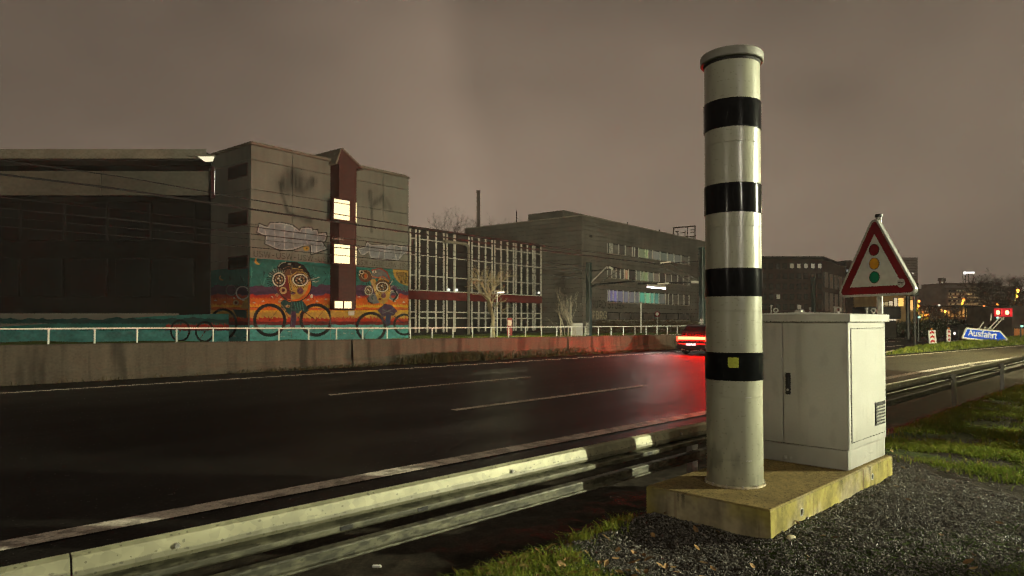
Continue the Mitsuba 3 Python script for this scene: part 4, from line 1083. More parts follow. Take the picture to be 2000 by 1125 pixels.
add('soot_mark', PB(box(s_, s_ + 0.5, -0.025, -0.02, z_, z_ + 0.25)), 'm_spray', blk)
# frame of letters on the roof, seen from behind
rf = thing('rooftop_letter_frame', 'rusty steel frame with open letters standing on the office block roof', 'sign')
wq_ = 0.9
fl = lambda u, v: (B.loc(u, v, wq_)[0], wq_, B.loc(u, v, wq_)[1])
mat('m_rust', speck((0.045, 0.030, 0.022), 0.4, 9), 0.8)
segs = [((1315.5, 444), (1315.5, 463)), ((1357.5, 440.5), (1357.5, 472)), ((1353.5, 462), (1353.5, 471))]
segs += [((1315.5, 445), (1357.5, 441.5)), ((1315.5, 463.5), (1357.5, 462))]
add('frame', [PB(cyl(fl(*a), fl(*b), 0.09, sides=6)) for a, b in segs], 'm_rust', rf)
lt = [((1319, 452), (1326, 452)), ((1321, 452), (1325, 457)), ((1325, 457), (1321, 463)), ((1319, 463), (1327, 463)), ((1329, 455), (1338, 454)), ((1338, 449), (1338, 463)), ((1343, 444), (1343, 463)), ((1349, 449), (1356, 448.5)), ((1349, 454), (1356, 453.5))]
add('letters', [PB(cyl(fl(*a), fl(*b), 0.06, sides=6)) for a, b in lt], 'm_rust', rf)

# ------------------------------------------------------------------ chimney far behind
mat('m_chim', speck((0.42, 0.37, 0.31), 0.3, 0.3), 0.9)
c0 = at(934, 626, D=190)
ct, cb_ = at(934, 373, D=190)[2], 0
one('factory_chimney', [cyl((c0[0], c0[1], 0), (c0[0], c0[1], ct), 0.75, 0.46, 24), cyl((c0[0], c0[1], ct - 0.6), (c0[0], c0[1], ct + 0.1), 0.56, 0.54, 24)], 'm_chim', 'tall thin chimney rising behind the bare tree crown', 'chimney')

# ------------------------------------------------------------------ railing beyond the tramway
mat('m_rail', speck((0.74, 0.76, 0.70), 0.2, 12), 0.45)
rl = thing('white_railing', 'long white tube railing in front of the buildings', 'railing')
RY = 31.0
def rail_top(X): return 1.45 - np.interp(X, [6, 15, 30, 60], [0.0, 0.005, -0.0, -0.05]) * 0 - np.interp(X, [8.0, 21.0, 45.0], [0.31, 0.42, 0.46])
xsr = np.arange(-22, 72, 1.55)
for a, b in zip(xsr[:-1], xsr[1:]):
    add('post', cyl((a, RY, 0.06), (a, RY, rail_top(a)), 0.036, sides=8), 'm_rail', rl)
for a, b in zip(xsr[:-1:4], list(xsr[4::4]) + [xsr[-1]]):
    add('top_rail', cyl((a, RY, rail_top(a)), (b, RY, rail_top(b)), 0.032, sides=8, caps=False), 'm_rail', rl)
    add('kerb', box(a + 0.01, b - 0.01, RY - 0.12, RY + 0.12, 0.05, 0.30, 0.02), 'm_rail', rl)

# ------------------------------------------------------------------ overhead line: poles, arms, wires
mat('m_teal', speck((0.006, 0.016, 0.015), 0.3, 10), 0.5)
mat('m_armdark', speck((0.06, 0.058, 0.05), 0.3, 20), 0.6)
mat('m_wire', (0.010, 0.010, 0.010), 0.6)
mat('m_insul', (0.55, 0.55, 0.5), 0.3)
def mast(x, y, ztop, lab, r_=0.16):
    t_ = thing('overhead_line_mast', lab, 'mast', 'tramway overhead line masts')
    add('pole', box(x - r_, x + r_, y - r_, y + r_, 0.0, ztop, 0.03), 'm_teal', t_)
    add('flange', [box(x - r_ - 0.03, x + r_ + 0.03, y - r_ - 0.03, y + r_ + 0.03, z, z + 0.07, 0.01) for z in (ztop - 0.5, ztop - 1.4)], 'm_teal', t_)
    return t_
q1, q2 = at(1150, 513, Y=30.0), at(1370.5, 483, Y=22.6)
ma = mast(q1[0], q1[1], q1[2], 'dark teal mast with graffiti at its foot beside the office block corner')
mb = mast(q2[0], q2[1], q2[2], 'dark teal mast with white lettering just left of the striped column')
q3 = at(1588.5, 541, Y=30.0)
mc = mast(q3[0], q3[1], q3[2], 'teal mast rising behind the switch cabinet lid', 0.19)
# plane through both masts, across the tracks
nx = np.array([q2[1] - q1[1], -(q2[0] - q1[0]), 0]); nx /= np.linalg.norm(nx)
def pl(u, v):
    d = ray(u, v); t = np.dot(np.array([q1[0], q1[1], 0]) - EYE, nx) / np.dot(d, nx); return EYE + d * t
def arm(parent, a, b, r_=0.034, name='arm', m='m_zinc'): return add(name, cyl(pl(*a), pl(*b), r_, sides=8), m, parent)
arm(ma, (1153, 553), (1186, 520)); arm(ma, (1161, 560), (1211, 526), m='m_armdark'); arm(ma, (1153, 529), (1211, 525), 0.03, m='m_wire'); arm(ma, (1151, 559), (1161, 559), 0.09, m='m_wire')
arm(ma, (1186, 519), (1212, 525), 0.04, m='m_wire')
arm(mb, (1353, 551), (1278, 513), m='m_armdark'); arm(mb, (1366, 551), (1304, 510), m='m_armdark'); arm(mb, (1278, 516), (1366, 510), 0.03, m='m_wire'); arm(mb, (1350, 551), (1369, 551), 0.09, m='m_zinc')
arm(mb, (1290, 514), (1310, 511), 0.055, 'insulator', 'm_insul'); arm(ma, (1190, 521), (1197, 527), 0.08, 'insulator', 'm_insul')
arm(ma, (1161, 556), (1240, 549), 0.06, 'cross_beam', 'm_wire'); arm(mb, (1246, 554), (1366, 551), 0.06, 'cross_beam', 'm_wire')
arm(mb, (1284, 554), (1307, 553), 0.07, 'insulator', 'm_insul')
lettering('uois', 0.30, (q2[0] - 0.168, q2[1] - 0.16, 0.75), (0, 0, 1), (0, 1, 0), 'm_insul', mb, 'lettering', bold=True)
lettering('BEVX', 0.26, (q1[0] - 0.166, q1[1] - 0.14, 0.40), (0, 0, 1), (0, 1, 0), 'm_insul', ma, 'lettering', bold=True)
def wire(Y, px, r_, lab):
    pts = [at(u, v, Y=Y) for u, v in px]
    xs_, zs_ = [p[0] for p in pts], [p[2] for p in pts]
    from numpy import interp
    X = np.linspace(-14, xs_[-1], 40)
    k_ = np.polyfit(xs_, zs_, 2)
    Zv = np.polyval(k_, np.clip(X, xs_[0] - 3, None))
    one('overhead_wire', path([(x, Y, z) for x, z in zip(X, Zv)], r_, 5), 'm_wire', lab, 'wire', 'tramway overhead wires')
wire(24.0, [(420, 377), (480, 388.4), (646, 415.7), (800, 442), (1130, 489), (1277, 507)], 0.020, 'topmost overhead wire crossing the painted building above the upper lit window')
wire(24.2, [(420, 398), (480, 407.6), (646, 431), (800, 454), (1130, 498), (1277, 514)], 0.034, 'thick overhead wire second from the top across the painted building')
wire(28.0, [(430, 433), (480, 442.8), (646, 463), (800, 481), (1147, 521)], 0.018, 'thin overhead wire across the upper half of the silver graffiti')
wire(28.1, [(430, 449), (480, 456.6), (646, 474.8), (800, 491), (1147, 529)], 0.020, 'overhead wire across the lower half of the silver graffiti')
wire(28.3, [(430, 461), (480, 466.5), (646, 482), (800, 497), (1147, 536)], 0.010, 'very thin overhead wire along the lower edge of the silver graffiti')
wire(28.5, [(430, 477), (480, 482), (646, 497.5), (800, 511), (1147, 545)], 0.018, 'lowest overhead wire just above the painted lower front')
# lamp tube hung on the cross span: lights tracks, railing and fronts
la, lb_ = pl(1264, 560.5), pl(1300, 563.5)
hl = thing('hanging_lamp', 'white lamp tube hanging below the cross beam between the masts', 'lamp')
add('housing', cyl(la + [0, 0, 0.10], lb_ + [0, 0, 0.10], 0.09, sides=10), 'm_zinc', hl)
add('tube', cyl(la, lb_, 0.055, sides=10), 'm_lamp', hl, emit=np.array((1.0, 1.0, 0.86)) * LAMP_TRACK, weight=5)
add('hanger', [cyl(la + (lb_ - la) * t_ + [0, 0, 0.15], la + (lb_ - la) * t_ + [0, 0, 0.42], 0.012, sides=5) for t_ in (0.15, 0.85)], 'm_wire', hl)

# ------------------------------------------------------------------ bare trees
def branch(rng, p, d, L, r_, depth, out, spread=0.55, up=0.12, kids=(2, 3), wob=0.16, taper=0.72):
    n = 4
    for i in range(n):
        d = d + rng.normal(size=3) * wob + np.array([0, 0, up * 0.3]); d /= np.linalg.norm(d)
        q = p + d * L / n
        r2 = r_ * (1 - (1 - taper) * (i + 1) / n)
        r1 = r_ * (1 - (1 - taper) * i / n)
        out.append((p, q, r1, r2)); p = q
        if depth > 0 and i in (1, 2) and rng.random() < 0.55:
            a = rng.normal(size=3); a -= d * np.dot(a, d); a /= np.linalg.norm(a)
            nd = d * 0.75 + a * (spread + 0.25) + np.array([0, 0, up])
            branch(rng, p, nd / np.linalg.norm(nd), L * 0.6, r2 * 0.5, depth - 1, out, spread, up, kids, wob, taper)
    if depth > 0:
        for k_ in range(rng.integers(kids[0], kids[1] + 1)):
            a = rng.normal(size=3); a -= d * np.dot(a, d); a /= np.linalg.norm(a)
            nd = d + a * spread * (0.7 + 0.6 * rng.random()) + np.array([0, 0, up])
            branch(rng, p, nd / np.linalg.norm(nd), L * (0.62 + 0.2 * rng.random()), r_ * taper * 0.74, depth - 1, out, spread, up, kids, wob, taper)

mat('m_bark', speck((0.40, 0.36, 0.22), 0.4, 9, 1.5, 0.3), 0.9)
mat('m_barkdark', speck((0.060, 0.045, 0.034), 0.4, 6), 0.9)
mat('m_birch', speck((0.40, 0.36, 0.28), 0.4, 10), 0.8)
def tree(pos, H, r_, seed, lab, m, depth=5, group=None, lean=(0, 0), trunk=0.3, name='bare_tree', spread=0.55, up=0.12, cat_='tree', sides=5, rmin=0.006):
    rng = np.random.default_rng(seed)
    t_ = thing(name, lab, cat_, group)
    base = np.array(pos, float); d = np.array([lean[0], lean[1], 1.0]); d /= np.linalg.norm(d)
    tr, p = [], base
    n = 5
    for i in range(n):
        q = p + (d + rng.normal(size=3) * 0.05) * H * trunk / n
        tr.append((p, q, r_ * (1.35 - 0.35 * min(1, i * 0.6)) * (1 - 0.05 * i), r_ * (1.35 - 0.35 * min(1, (i + 1) * 0.6)) * (1 - 0.05 * (i + 1)))); p = q
    add('trunk', tubes(tr, 9), m, t_, smooth=True)
    out = []
    for k_ in range(3):
        a = rng.normal(size=3); a[2] = 0; a /= np.linalg.norm(a)
        nd = d + a * spread * (0.6 + 0.5 * rng.random())
        branch(rng, p, nd / np.linalg.norm(nd), H * 0.27, r_ * 0.62, depth - 1, out, spread, up)
    out = [(a, b, max(c, rmin), max(e, rmin * 0.8)) for a, b, c, e in out]
    add('crown', tubes(out, sides), m, t_)
    return t_
tp = at(961, 652, Y=33.5)
tree((tp[0], tp[1], 0.2), 5.0, 0.16, 3, 'bare tree with a pale lamplit trunk standing in the grass before the glass building', 'm_bark', 5, trunk=0.30)
tp = B.m @ np.array([B.loc(915, 470, 22)[0], 22, 0, 1])
tree((tp[0], tp[1], 0.0), 14.8, 0.30, 14, 'dark bare tree crown showing above the glass building roof left of the chimney', 'm_barkdark', 6, 'bare trees behind the glass building', spread=0.75)
tp = B.m @ np.array([B.loc(966, 470, 24)[0], 24, 0, 1])
tree((tp[0], tp[1], 0.0), 14.6, 0.26, 19, 'dark bare tree crown showing above the glass building roof right of the chimney', 'm_barkdark', 6, 'bare trees behind the glass building', spread=0.75)
# thin birch clump
bc = thing('birch_clump', 'clump of thin pale leafless stems left of the white board', 'shrub')
rng = np.random.default_rng(5)
for k_ in range(9):
    c = at(1096 + 3.6 * k_ + rng.normal() * 1.5, 652, Y=34.0 + rng.normal() * 0.3)
    out = []
    branch(rng, np.array([c[0], c[1], 0.15]), np.array([rng.normal() * 0.10, rng.normal() * 0.1, 1.0]), 1.1 + 0.7 * rng.random(), 0.035, 3, out, 0.28, 0.2, (1, 2))
    add('stem', tubes([(a, b, max(c_, 0.006), max(e, 0.005)) for a, b, c_, e in out], 5), 'm_birch', bc)
# ------------------------------------------------------------------ small things behind the railing
mat('m_whitepaint', speck((0.62, 0.62, 0.56), 0.2, 12), 0.5)
mat('m_redlit', (0.35, 0.03, 0.03), 0.5)
p = at(971, 655, Y=34.6)
lp = thing('lamp_post', 'slim white lamp post beside the pale tree trunk', 'lamp post')
zt2 = at(971, 570, Y=34.6)[2]
add('post', cyl((p[0], p[1], 0.1), (p[0], p[1], zt2), 0.065, 0.05, sides=12), 'm_whitepaint', lp)
add('lamp_head', box(p[0] - 0.10, p[0] + 0.65, p[1] - 0.1, p[1] + 0.1, zt2 - 0.02, zt2 + 0.10, 0.03), 'm_whitepaint', lp)
add('lens', box(p[0] + 0.05, p[0] + 0.6, p[1] - 0.08, p[1] + 0.08, zt2 - 0.05, zt2 - 0.022), 'm_lamp', lp, emit=np.array((1.0, 0.98, 0.55)) * LAMP_TREE, weight=4)
p = at(1252, 655, Y=36)
ps = thing('sign_post', 'thin white post in front of the office block strip windows', 'post')
add('post', cyl((p[0], p[1], 0.1), (p[0], p[1], at(1252, 592, Y=36)[2]), 0.06, sides=10), 'm_whitepaint', ps)
add('cap', box(p[0] - 0.12, p[0] + 0.12, p[1] - 0.1, p[1] + 0.1, at(1252, 592, Y=36)[2], at(1252, 589.5, Y=36)[2], 0.02), 'm_zinc', ps)
p = at(1283.5, 625, Y=38)
ts = thing('small_traffic_sign', 'tiny round red traffic sign on a thin post before the office block', 'road sign')
add('post', cyl((p[0], p[1], 0.1), (p[0], p[1], p[2] + 0.35), 0.03, sides=8), 'm_zinc', ts)
pz = at(1284, 613.5, Y=38)
add('disc', basis(cyl((0, 0, 0), (0, 0, 0.03), 0.30, sides=20), pz, (0, 1, 0), (0, 0, 1), (-1, 0, 0)), 'm_signred', ts)
add('disc_centre', basis(cyl((0, 0, 0.03), (0, 0, 0.04), 0.17, sides=20), pz, (0, 1, 0), (0, 0, 1), (-1, 0, 0)), 'm_signwhite', ts)
def facing(c, w, h, d, rot=0.0):
    """a box at c whose front looks towards the camera's side of the road"""
    m = box(-w / 2, w / 2, -d / 2, d / 2, 0, h, 0.02)
    a = math.radians(-45) + rot
    M = np.eye(4); M[:2, 0] = (math.cos(a), math.sin(a)); M[:2, 1] = (-math.sin(a), math.cos(a)); M[:3, 3] = c
    m.apply_transform(M); return m
p = at(995.5, 640, Y=40)
rb = thing('red_ticket_box', 'small glowing red box at the foot of the glass building', 'box')
add('body', facing((p[0], p[1], 0.2), 0.42, at(995, 621, Y=40)[2] - 0.2, 0.4), 'm_redlit', rb)
pf = at(995.5, 630, Y=39.5)
add('front', facing((pf[0], pf[1], pf[2] - 0.25), 0.32, 0.45, 0.04), 'm_lamp', rb, emit=(0.14, 0.012, 0.01), weight=0.2)
pd = at(998, 628.5, Y=39.3)
add('bulb', ball(pd, 0.06, 1), 'm_lamp', rb, emit=(0.9, 0.5, 0.45), weight=0.1)
p = at(1128, 645, Y=34)
wb = thing('white_board', 'low whitish board with scribbles between birch clump and graffiti mast', 'board')
add('panel', facing((p[0], p[1], 0.15), 0.85, at(1128, 631, Y=34)[2] - 0.15, 0.08), 'm_label', wb)
add('scribble', [facing((p[0] - 0.06 + dx * 0.7, p[1] - 0.06 - dx * 0.7, z), w_, 0.04, 0.02) for dx, z, w_ in ((0.1, 0.9, 0.4), (-0.1, 1.05, 0.3), (0.15, 0.7, 0.3), (0.0, 0.55, 0.5))], 'm_zinc', wb)

def leaf_cloud(rng, n, ell_, size, bias=None):
    """n small leaf faces through a box volume ell_ = (cx, cy, cz, rx, ry, rz) with an uneven outline"""
    q = rng.normal(size=(n * 2, 3)); q /= np.linalg.norm(q, axis=1, keepdims=True)
    rad = rng.random(len(q)) ** 0.4
    nz = 0.65 + 0.7 * meshkit.fbm(q * 2.3 + ell_[0], 3, 2)
    P = q * (rad * nz)[:, None]
    keep = meshkit.noise(P * 4.0 + 3.1, 6) > 0.32
    P = P[keep][:n]
    C = np.array(ell_[:3]) + P * np.array(ell_[3:])
    a = rng.normal(size=(len(C), 3)); a /= np.linalg.norm(a, axis=1, keepdims=True)
    b = np.cross(a, rng.normal(size=(len(C), 3))); b /= np.linalg.norm(b, axis=1, keepdims=True)
    s = size * (0.6 + 0.8 * rng.random(len(C)))[:, None]
    V = np.stack([C - a * s, C + b * s * 0.45, C + a * s, C - b * s * 0.45], 1).reshape(-1, 3)
    i = np.arange(len(C)) * 4
    return trimesh.Trimesh(V, np.vstack([np.stack([i, i + 1, i + 2], 1), np.stack([i, i + 2, i + 3], 1)]), process=False)
mat('m_hedge', speck((0.085, 0.062, 0.035), 0.6, 3, 0.8, 0.5), 0.85, spec=0.15)
mat('m_leafdark', speck((0.028, 0.030, 0.016), 0.6, 3, 0.8, 0.5), 0.8, spec=0.2)
rng = np.random.default_rng(31)
hd_ = thing('brown_hedge', 'brown winter hedge along the foot of the grey office block', 'hedge')
hp = []
for u in np.arange(1155, 1420, 9):
    c = at(u, 640, Y=39.0)
    hp.append(leaf_cloud(rng, 900, (c[0], c[1], 0.65 + 0.1 * rng.normal(), 0.9, 0.7, 0.75 + 0.15 * rng.random()), 0.09))
add('foliage', hp, 'm_hedge', hd_)
add('twigs', tubes([((x, 39.0, 0.1), (x + rng.normal() * 0.3, 39 + rng.normal() * 0.2, 1.3), 0.02, 0.008) for x in np.linspace(at(1155, 640, Y=39)[0], at(1415, 640, Y=39)[0], 90)], 4), 'm_barkdark', hd_)
# tufts on the lawn and weeds along the barrier wall
def blades(P, h, lean, w, rng):
    n = len(P)
    a = rng.random(n) * 2 * np.pi
    d = np.stack([np.cos(a), np.sin(a), 0 * a], 1)
    s = np.stack([-np.sin(a), np.cos(a), 0 * a], 1)
    hh = h * (0.45 + 0.9 * rng.random(n))[:, None]
    ln = lean * (0.2 + 1.3 * rng.random(n))[:, None] * hh
    ww = (w * (0.6 + 0.8 * rng.random(n)))[:, None]
    up = np.array([0, 0, 1.0])
    m_ = P + d * ln * 0.35 + up * hh * 0.62
    t_ = P + d * ln + up * hh * (1 - 0.25 * lean)
    V = np.stack([P - s * ww, P + s * ww, m_ - s * ww * 0.7, m_ + s * ww * 0.7, t_], 1).reshape(-1, 3)
    i = np.arange(n) * 5
    return trimesh.Trimesh(V, np.vstack([np.stack([i, i + 1, i + 3], 1), np.stack([i, i + 3, i + 2], 1), np.stack([i + 2, i + 3, i + 4], 1)]), process=False)
def f_blade(p, n, uv):
    r_ = cell_rand(p.x * 55, p.y * 55, 1.0)
    b = fbm(p.x * 0.9, p.y * 0.9, 2.0, octaves=2)
    g = mix((0.10, 0.145, 0.020), (0.24, 0.28, 0.045), smoothstep(0.35, 0.8, r_ * 0.6 + b * 0.5))
    return mix(g, (0.26, 0.20, 0.09), smoothstep(0.90, 0.97, r_))
scene['m_blade'] = {'type': 'principledthin', 'base_color': proc(f_blade), 'roughness': 0.5, 'diff_trans': 0.6, 'spec_trans': 0.0}
def f_dry(p, n, uv):
    return mix((0.022, 0.017, 0.010), (0.075, 0.06, 0.025), cell_rand(p.x * 14, p.y * 14, 1.0))
mat('m_dry', f_dry, 0.9, spec=0.1)
rng = np.random.default_rng(77)
c = at(985, 652, Y=33.5)
P = np.c_[c[0] + rng.normal(size=9000) * 5.5, 31.6 + rng.random(9000) ** 1.3 * 5.0, np.full(9000, 0.08)]
P[:, 2] += 0.0
key = add('lawn_grass', blades(P, 0.28, 0.8, 0.02, rng), 'm_blade', kind='stuff')
labels[key].update(label='bright grass tufts around the pale tree trunk behind the railing', category='grass')
P = []
for x0, n, sp, hgt in ((13, 500, 2.5, 0.2), (17.5, 1500, 1.0, 0.55), (20, 700, 1.5, 0.3), (24.5, 900, 1.4, 0.28), (29, 500, 2.2, 0.22), (6, 150, 4, 0.12)):
    for _ in range(n):
        P.append((x0 + rng.normal() * sp, 21.14 - abs(rng.normal()) * 0.18, ROAD, hgt * math.exp(-0.5 * rng.random())))
P = np.array(P)
key = add('wall_weeds', [blades(P[P[:, 3] > 0.25][:, :3], 0.42, 0.7, 0.012, rng), blades(P[P[:, 3] <= 0.25][:, :3], 0.15, 0.8, 0.012, rng)], 'm_dry', kind='stuff')
labels[key].update(label='dry weeds and litter along the foot of the concrete barrier wall', category='weeds')

# ------------------------------------------------------------------ the car with its tail lights on
mat('m_carpaint', speck((0.018, 0.018, 0.020), 0.1, 10), 0.25, spec=0.5, clearcoat=0.8, clearcoat_gloss=0.95)
mat('m_carglass', (0.006, 0.006, 0.007), 0.06, spec=0.5)
mat('m_tyre', (0.010, 0.010, 0.010), 0.85)
mat('m_alloy', (0.35, 0.35, 0.36), 0.3, metal=0.8)
car = thing('car', 'dark car seen from behind with bright red tail lights, half hidden by the striped column', 'car')
cx0, cyc, cz0 = 28.9, 16.85, ROAD
def hull(*pts): return trimesh.convex.convex_hull(np.array(pts))
def carpt(x, y, z): return (cx0 + x, cyc + y, cz0 + z)
low = hull(*[carpt(x, s * y, z) for s in (-1, 1) for x, y, z in ((0.02, 0.72, 0.32), (0.0, 0.78, 0.60), (0.06, 0.80, 0.88), (0.25, 0.72, 0.22), (0.45, 0.89, 0.45), (0.5, 0.88, 0.90), (3.6, 0.88, 0.86), (3.9, 0.88, 0.45), (4.25, 0.74, 0.70), (4.38, 0.70, 0.5), (4.2, 0.7, 0.22))])
add('body', low, 'm_carpaint', car, smooth=35)
cab_ = hull(*[carpt(x, s * y, z) for s in (-1, 1) for x, y, z in ((0.12, 0.70, 0.88), (0.55, 0.62, 1.38), (0.75, 0.60, 1.45), (1.9, 0.60, 1.46), (2.3, 0.60, 1.40), (3.2, 0.74, 0.88))])
add('cabin', cab_, 'm_carpaint', car, smooth=30)
add('rear_window', hull(*[carpt(x, s * y, z) for s in (-1, 1) for x, y, z in ((0.165, 0.58, 0.95), (0.485, 0.52, 1.34), (0.30, 0.5, 0.95), (0.6, 0.45, 1.34))]), 'm_carglass', car)
add('side_window', hull(*[carpt(x, -y, z) for x, y, z in ((0.75, 0.69, 1.0), (0.9, 0.635, 1.36), (2.2, 0.635, 1.36), (2.8, 0.70, 1.0), (0.9, 0.5, 1.1), (2.4, 0.5, 1.1))]), 'm_carglass', car)
add('side_window', hull(*[carpt(x, y, z) for x, y, z in ((0.75, 0.69, 1.0), (0.9, 0.635, 1.36), (2.2, 0.635, 1.36), (2.8, 0.70, 1.0), (0.9, 0.5, 1.1), (2.4, 0.5, 1.1))]), 'm_carglass', car)
add('bumper', box(cx0 - 0.06, cx0 + 0.3, cyc - 0.80, cyc + 0.80, cz0 + 0.28, cz0 + 0.56, 0.05), 'm_carpaint', car)
for s in (1, -1):
    for x in (0.85, 3.5):
        w_ = add('wheel', basis(lathe([(0.20, -0.10), (0.30, -0.10), (0.325, -0.06), (0.325, 0.06), (0.30, 0.10), (0.20, 0.10)], sides=28), carpt(x, s * 0.80, 0.325), (1, 0, 0), (0, 0, 1), (0, -1, 0)), 'm_tyre', car)
        add('rim', basis(lathe([(0, -0.08), (0.20, -0.09), (0.205, 0), (0.20, 0.09), (0, 0.08)], sides=20), carpt(x, s * 0.80, 0.325), (1, 0, 0), (0, 0, 1), (0, -1, 0)), 'm_alloy', w_)
mat('m_taillens', (0.3, 0.01, 0.01), 0.3)
TL_ = np.array((1.0, 0.00030, 0.00012)) * LAMP_TAIL
bar = hull(*[carpt(x, s * y, z) for s in (-1, 1) for x, y, z in ((-0.012, 0.72, 0.74), (-0.012, 0.72, 0.88), (0.05, 0.70, 0.74), (0.05, 0.70, 0.88))])
add('light_streak_bar', bar, 'm_taillens', car, emit=TL_, weight=2)  # bar added across the rear to stand for the tail light streak
for s in (1, -1):
    tl_ = hull(*[carpt(x, s * y, z) for x, y, z in ((-0.01, 0.725, 0.68), (-0.01, 0.725, 0.89), (0.02, 0.82, 0.66), (0.02, 0.82, 0.89), (0.50, 0.915, 0.74), (0.50, 0.915, 0.88), (0.3, 0.7, 0.78))])
    add('tail_light', tl_, 'm_taillens', car, emit=TL_ * 0.22, weight=3)
add('plate', box(cx0 - 0.072, cx0 - 0.062, cyc - 0.26, cyc + 0.26, cz0 + 0.46, cz0 + 0.57), 'm_lamp', car, emit=(0.9, 0.75, 0.85), weight=0.2)
add('exhaust', [cyl(carpt(-0.05, s * 0.5, 0.26), carpt(0.2, s * 0.5, 0.26), 0.035, sides=10) for s in (-1, 1)], 'm_steel', car)

# ------------------------------------------------------------------ far side on the right
mat('m_brick', speck((0.075, 0.045, 0.036), 0.4, 2.0, 0.12, 0.3), 0.85, spec=0.15)
mat('m_brick2', speck((0.050, 0.036, 0.032), 0.4, 2.0, 0.12, 0.3), 0.85, spec=0.15)
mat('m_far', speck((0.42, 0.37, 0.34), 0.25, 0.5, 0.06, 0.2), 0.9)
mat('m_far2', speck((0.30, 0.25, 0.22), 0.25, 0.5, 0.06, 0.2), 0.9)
mat('m_farwin', speck((0.05, 0.045, 0.04), 0.5, 0.4), 0.3)
D1 = 128.0
pa_ = at(1606, 626, D=D1)
DB = Frame(pa_[:2], RIGHT[:2])                                     # s to the right, corner at 0
db = thing('dark_brick_building', 'dark brick office building behind the cabinet with a few pale top windows', 'building')
dz = lambda u, v, w=0.0: DB.loc(u, v, w)[1]
ds = lambda u, w=0.0: DB.loc(u, 560, w)[0]
dtop = dz(1560, 506)
# right flank runs back along the road
fl_ = np.array([0.985, 0.17, 0.0])
DR_ = Frame(pa_[:2], fl_)
wl_ = DR_.loc(1651, 560)[0]
fp_ = np.array([DB.o + DB.s * ds(1400), DB.o, DB.o + DR_.s * wl_, DB.o + DR_.s * wl_ + DB.w * 30, DB.o + DB.s * ds(1400) + DB.w * 30])[:, :2]
mb_ = extr(sg.Polygon(fp_), dtop + 1.0); mb_.apply_translation([0, 0, -1.0])
add('wall', mb_, 'm_brick', db)
rp = extr(sg.Polygon(fp_).buffer(0.35, join_style=2), 0.5); rp.apply_translation([0, 0, dtop])
add('roof', rp, 'm_dark', db)
add('plant_room', DB.put(box(ds(1536), ds(1570), 4, 12, dtop + 0.5, dz(1550, 498.5))), 'm_brick2', db)
rng = np.random.default_rng(8)
for r_i, (va, vb) in enumerate(((514, 525), (534, 545), (554, 565), (574, 585), (594, 605))):
    for i, u in enumerate(np.arange(1488, 1603, 13.6)):
        if r_i and 0:
            continue
        f_ = add('window', DB.put(box(ds(u), ds(u + 8.6), -0.10, 0.2, dz(u, vb), dz(u, va), 0.05)), 'm_dark', db)
        lv = {(0, 5): 0.05, (0, 6): 0.075, (0, 7): 0.12, (0, 8): 0.11, (0, 4): 0.03, (3, 2): 0.05, (4, 5): 0.06}.get((r_i, i), 0)
        pn = DB.put(box(ds(u + 0.8), ds(u + 7.8), -0.13, -0.105, dz(u, vb - 1.2), dz(u, va + 1.2)))
        if lv: add('pane', pn, 'm_lamp', f_, emit=(lv, lv * 0.9, lv * 0.85), weight=0.05)
        else: add('pane', pn, 'm_farwin', f_)
for i in range(14):
    a = 1.2 + i * (wl_ - 2) / 14
    for z0, z1 in ((dz(1606, 560), dz(1606, 530)), (dz(1606, 608), dz(1606, 570))):
        add('rib_window', DR_.put(box(a, a + (wl_ - 2) / 14 * 0.55, -0.12, 0.1, z0, z1)), 'm_far2' if i % 3 else 'm_farwin', db)
# dark block behind the warning sign, with lit windows
D2 = 150.0
F2 = Frame(at(1652, 626, D=D2)[:2], RIGHT[:2])
f2z = lambda u, v: F2.loc(u, v)[1]
f2s = lambda u: F2.loc(u, 560)[0]
db2 = thing('dark_slab_block', 'dark narrow block with small bluish lit windows behind the warning sign', 'building')
add('wall', F2.put(box(f2s(1653), f2s(1700), 0, 14, -1, f2z(1660, 510))), 'm_brick2', db2)
add('roof_house', F2.put(box(f2s(1656), f2s(1668), 1, 8, f2z(1660, 510), f2z(1660, 507.5))), 'm_dark', db2)
for (u, v, a) in ((1654.5, 529, 0.5), (1657.5, 529, 0.35), (1656, 545, 0.9), (1654.5, 560, 0.4), (1662, 545, 0.05), (1662, 560, 0.05), (1676, 590, 0.25), (1690, 586, 0.35), (1670, 604, 0.3)):
    f_ = add('window', F2.put(box(f2s(u - 1.2), f2s(u + 1.2), -0.1, 0.05, f2z(u, v + 2.6), f2z(u, v - 2.4))), 'm_dark', db2)
    add('pane', F2.put(box(f2s(u - 0.9), f2s(u + 0.9), -0.13, -0.105, f2z(u, v + 2.2), f2z(u, v - 2.0))), 'm_lamp', f_, emit=(a * 0.75, a * 0.9, a), weight=0.05)
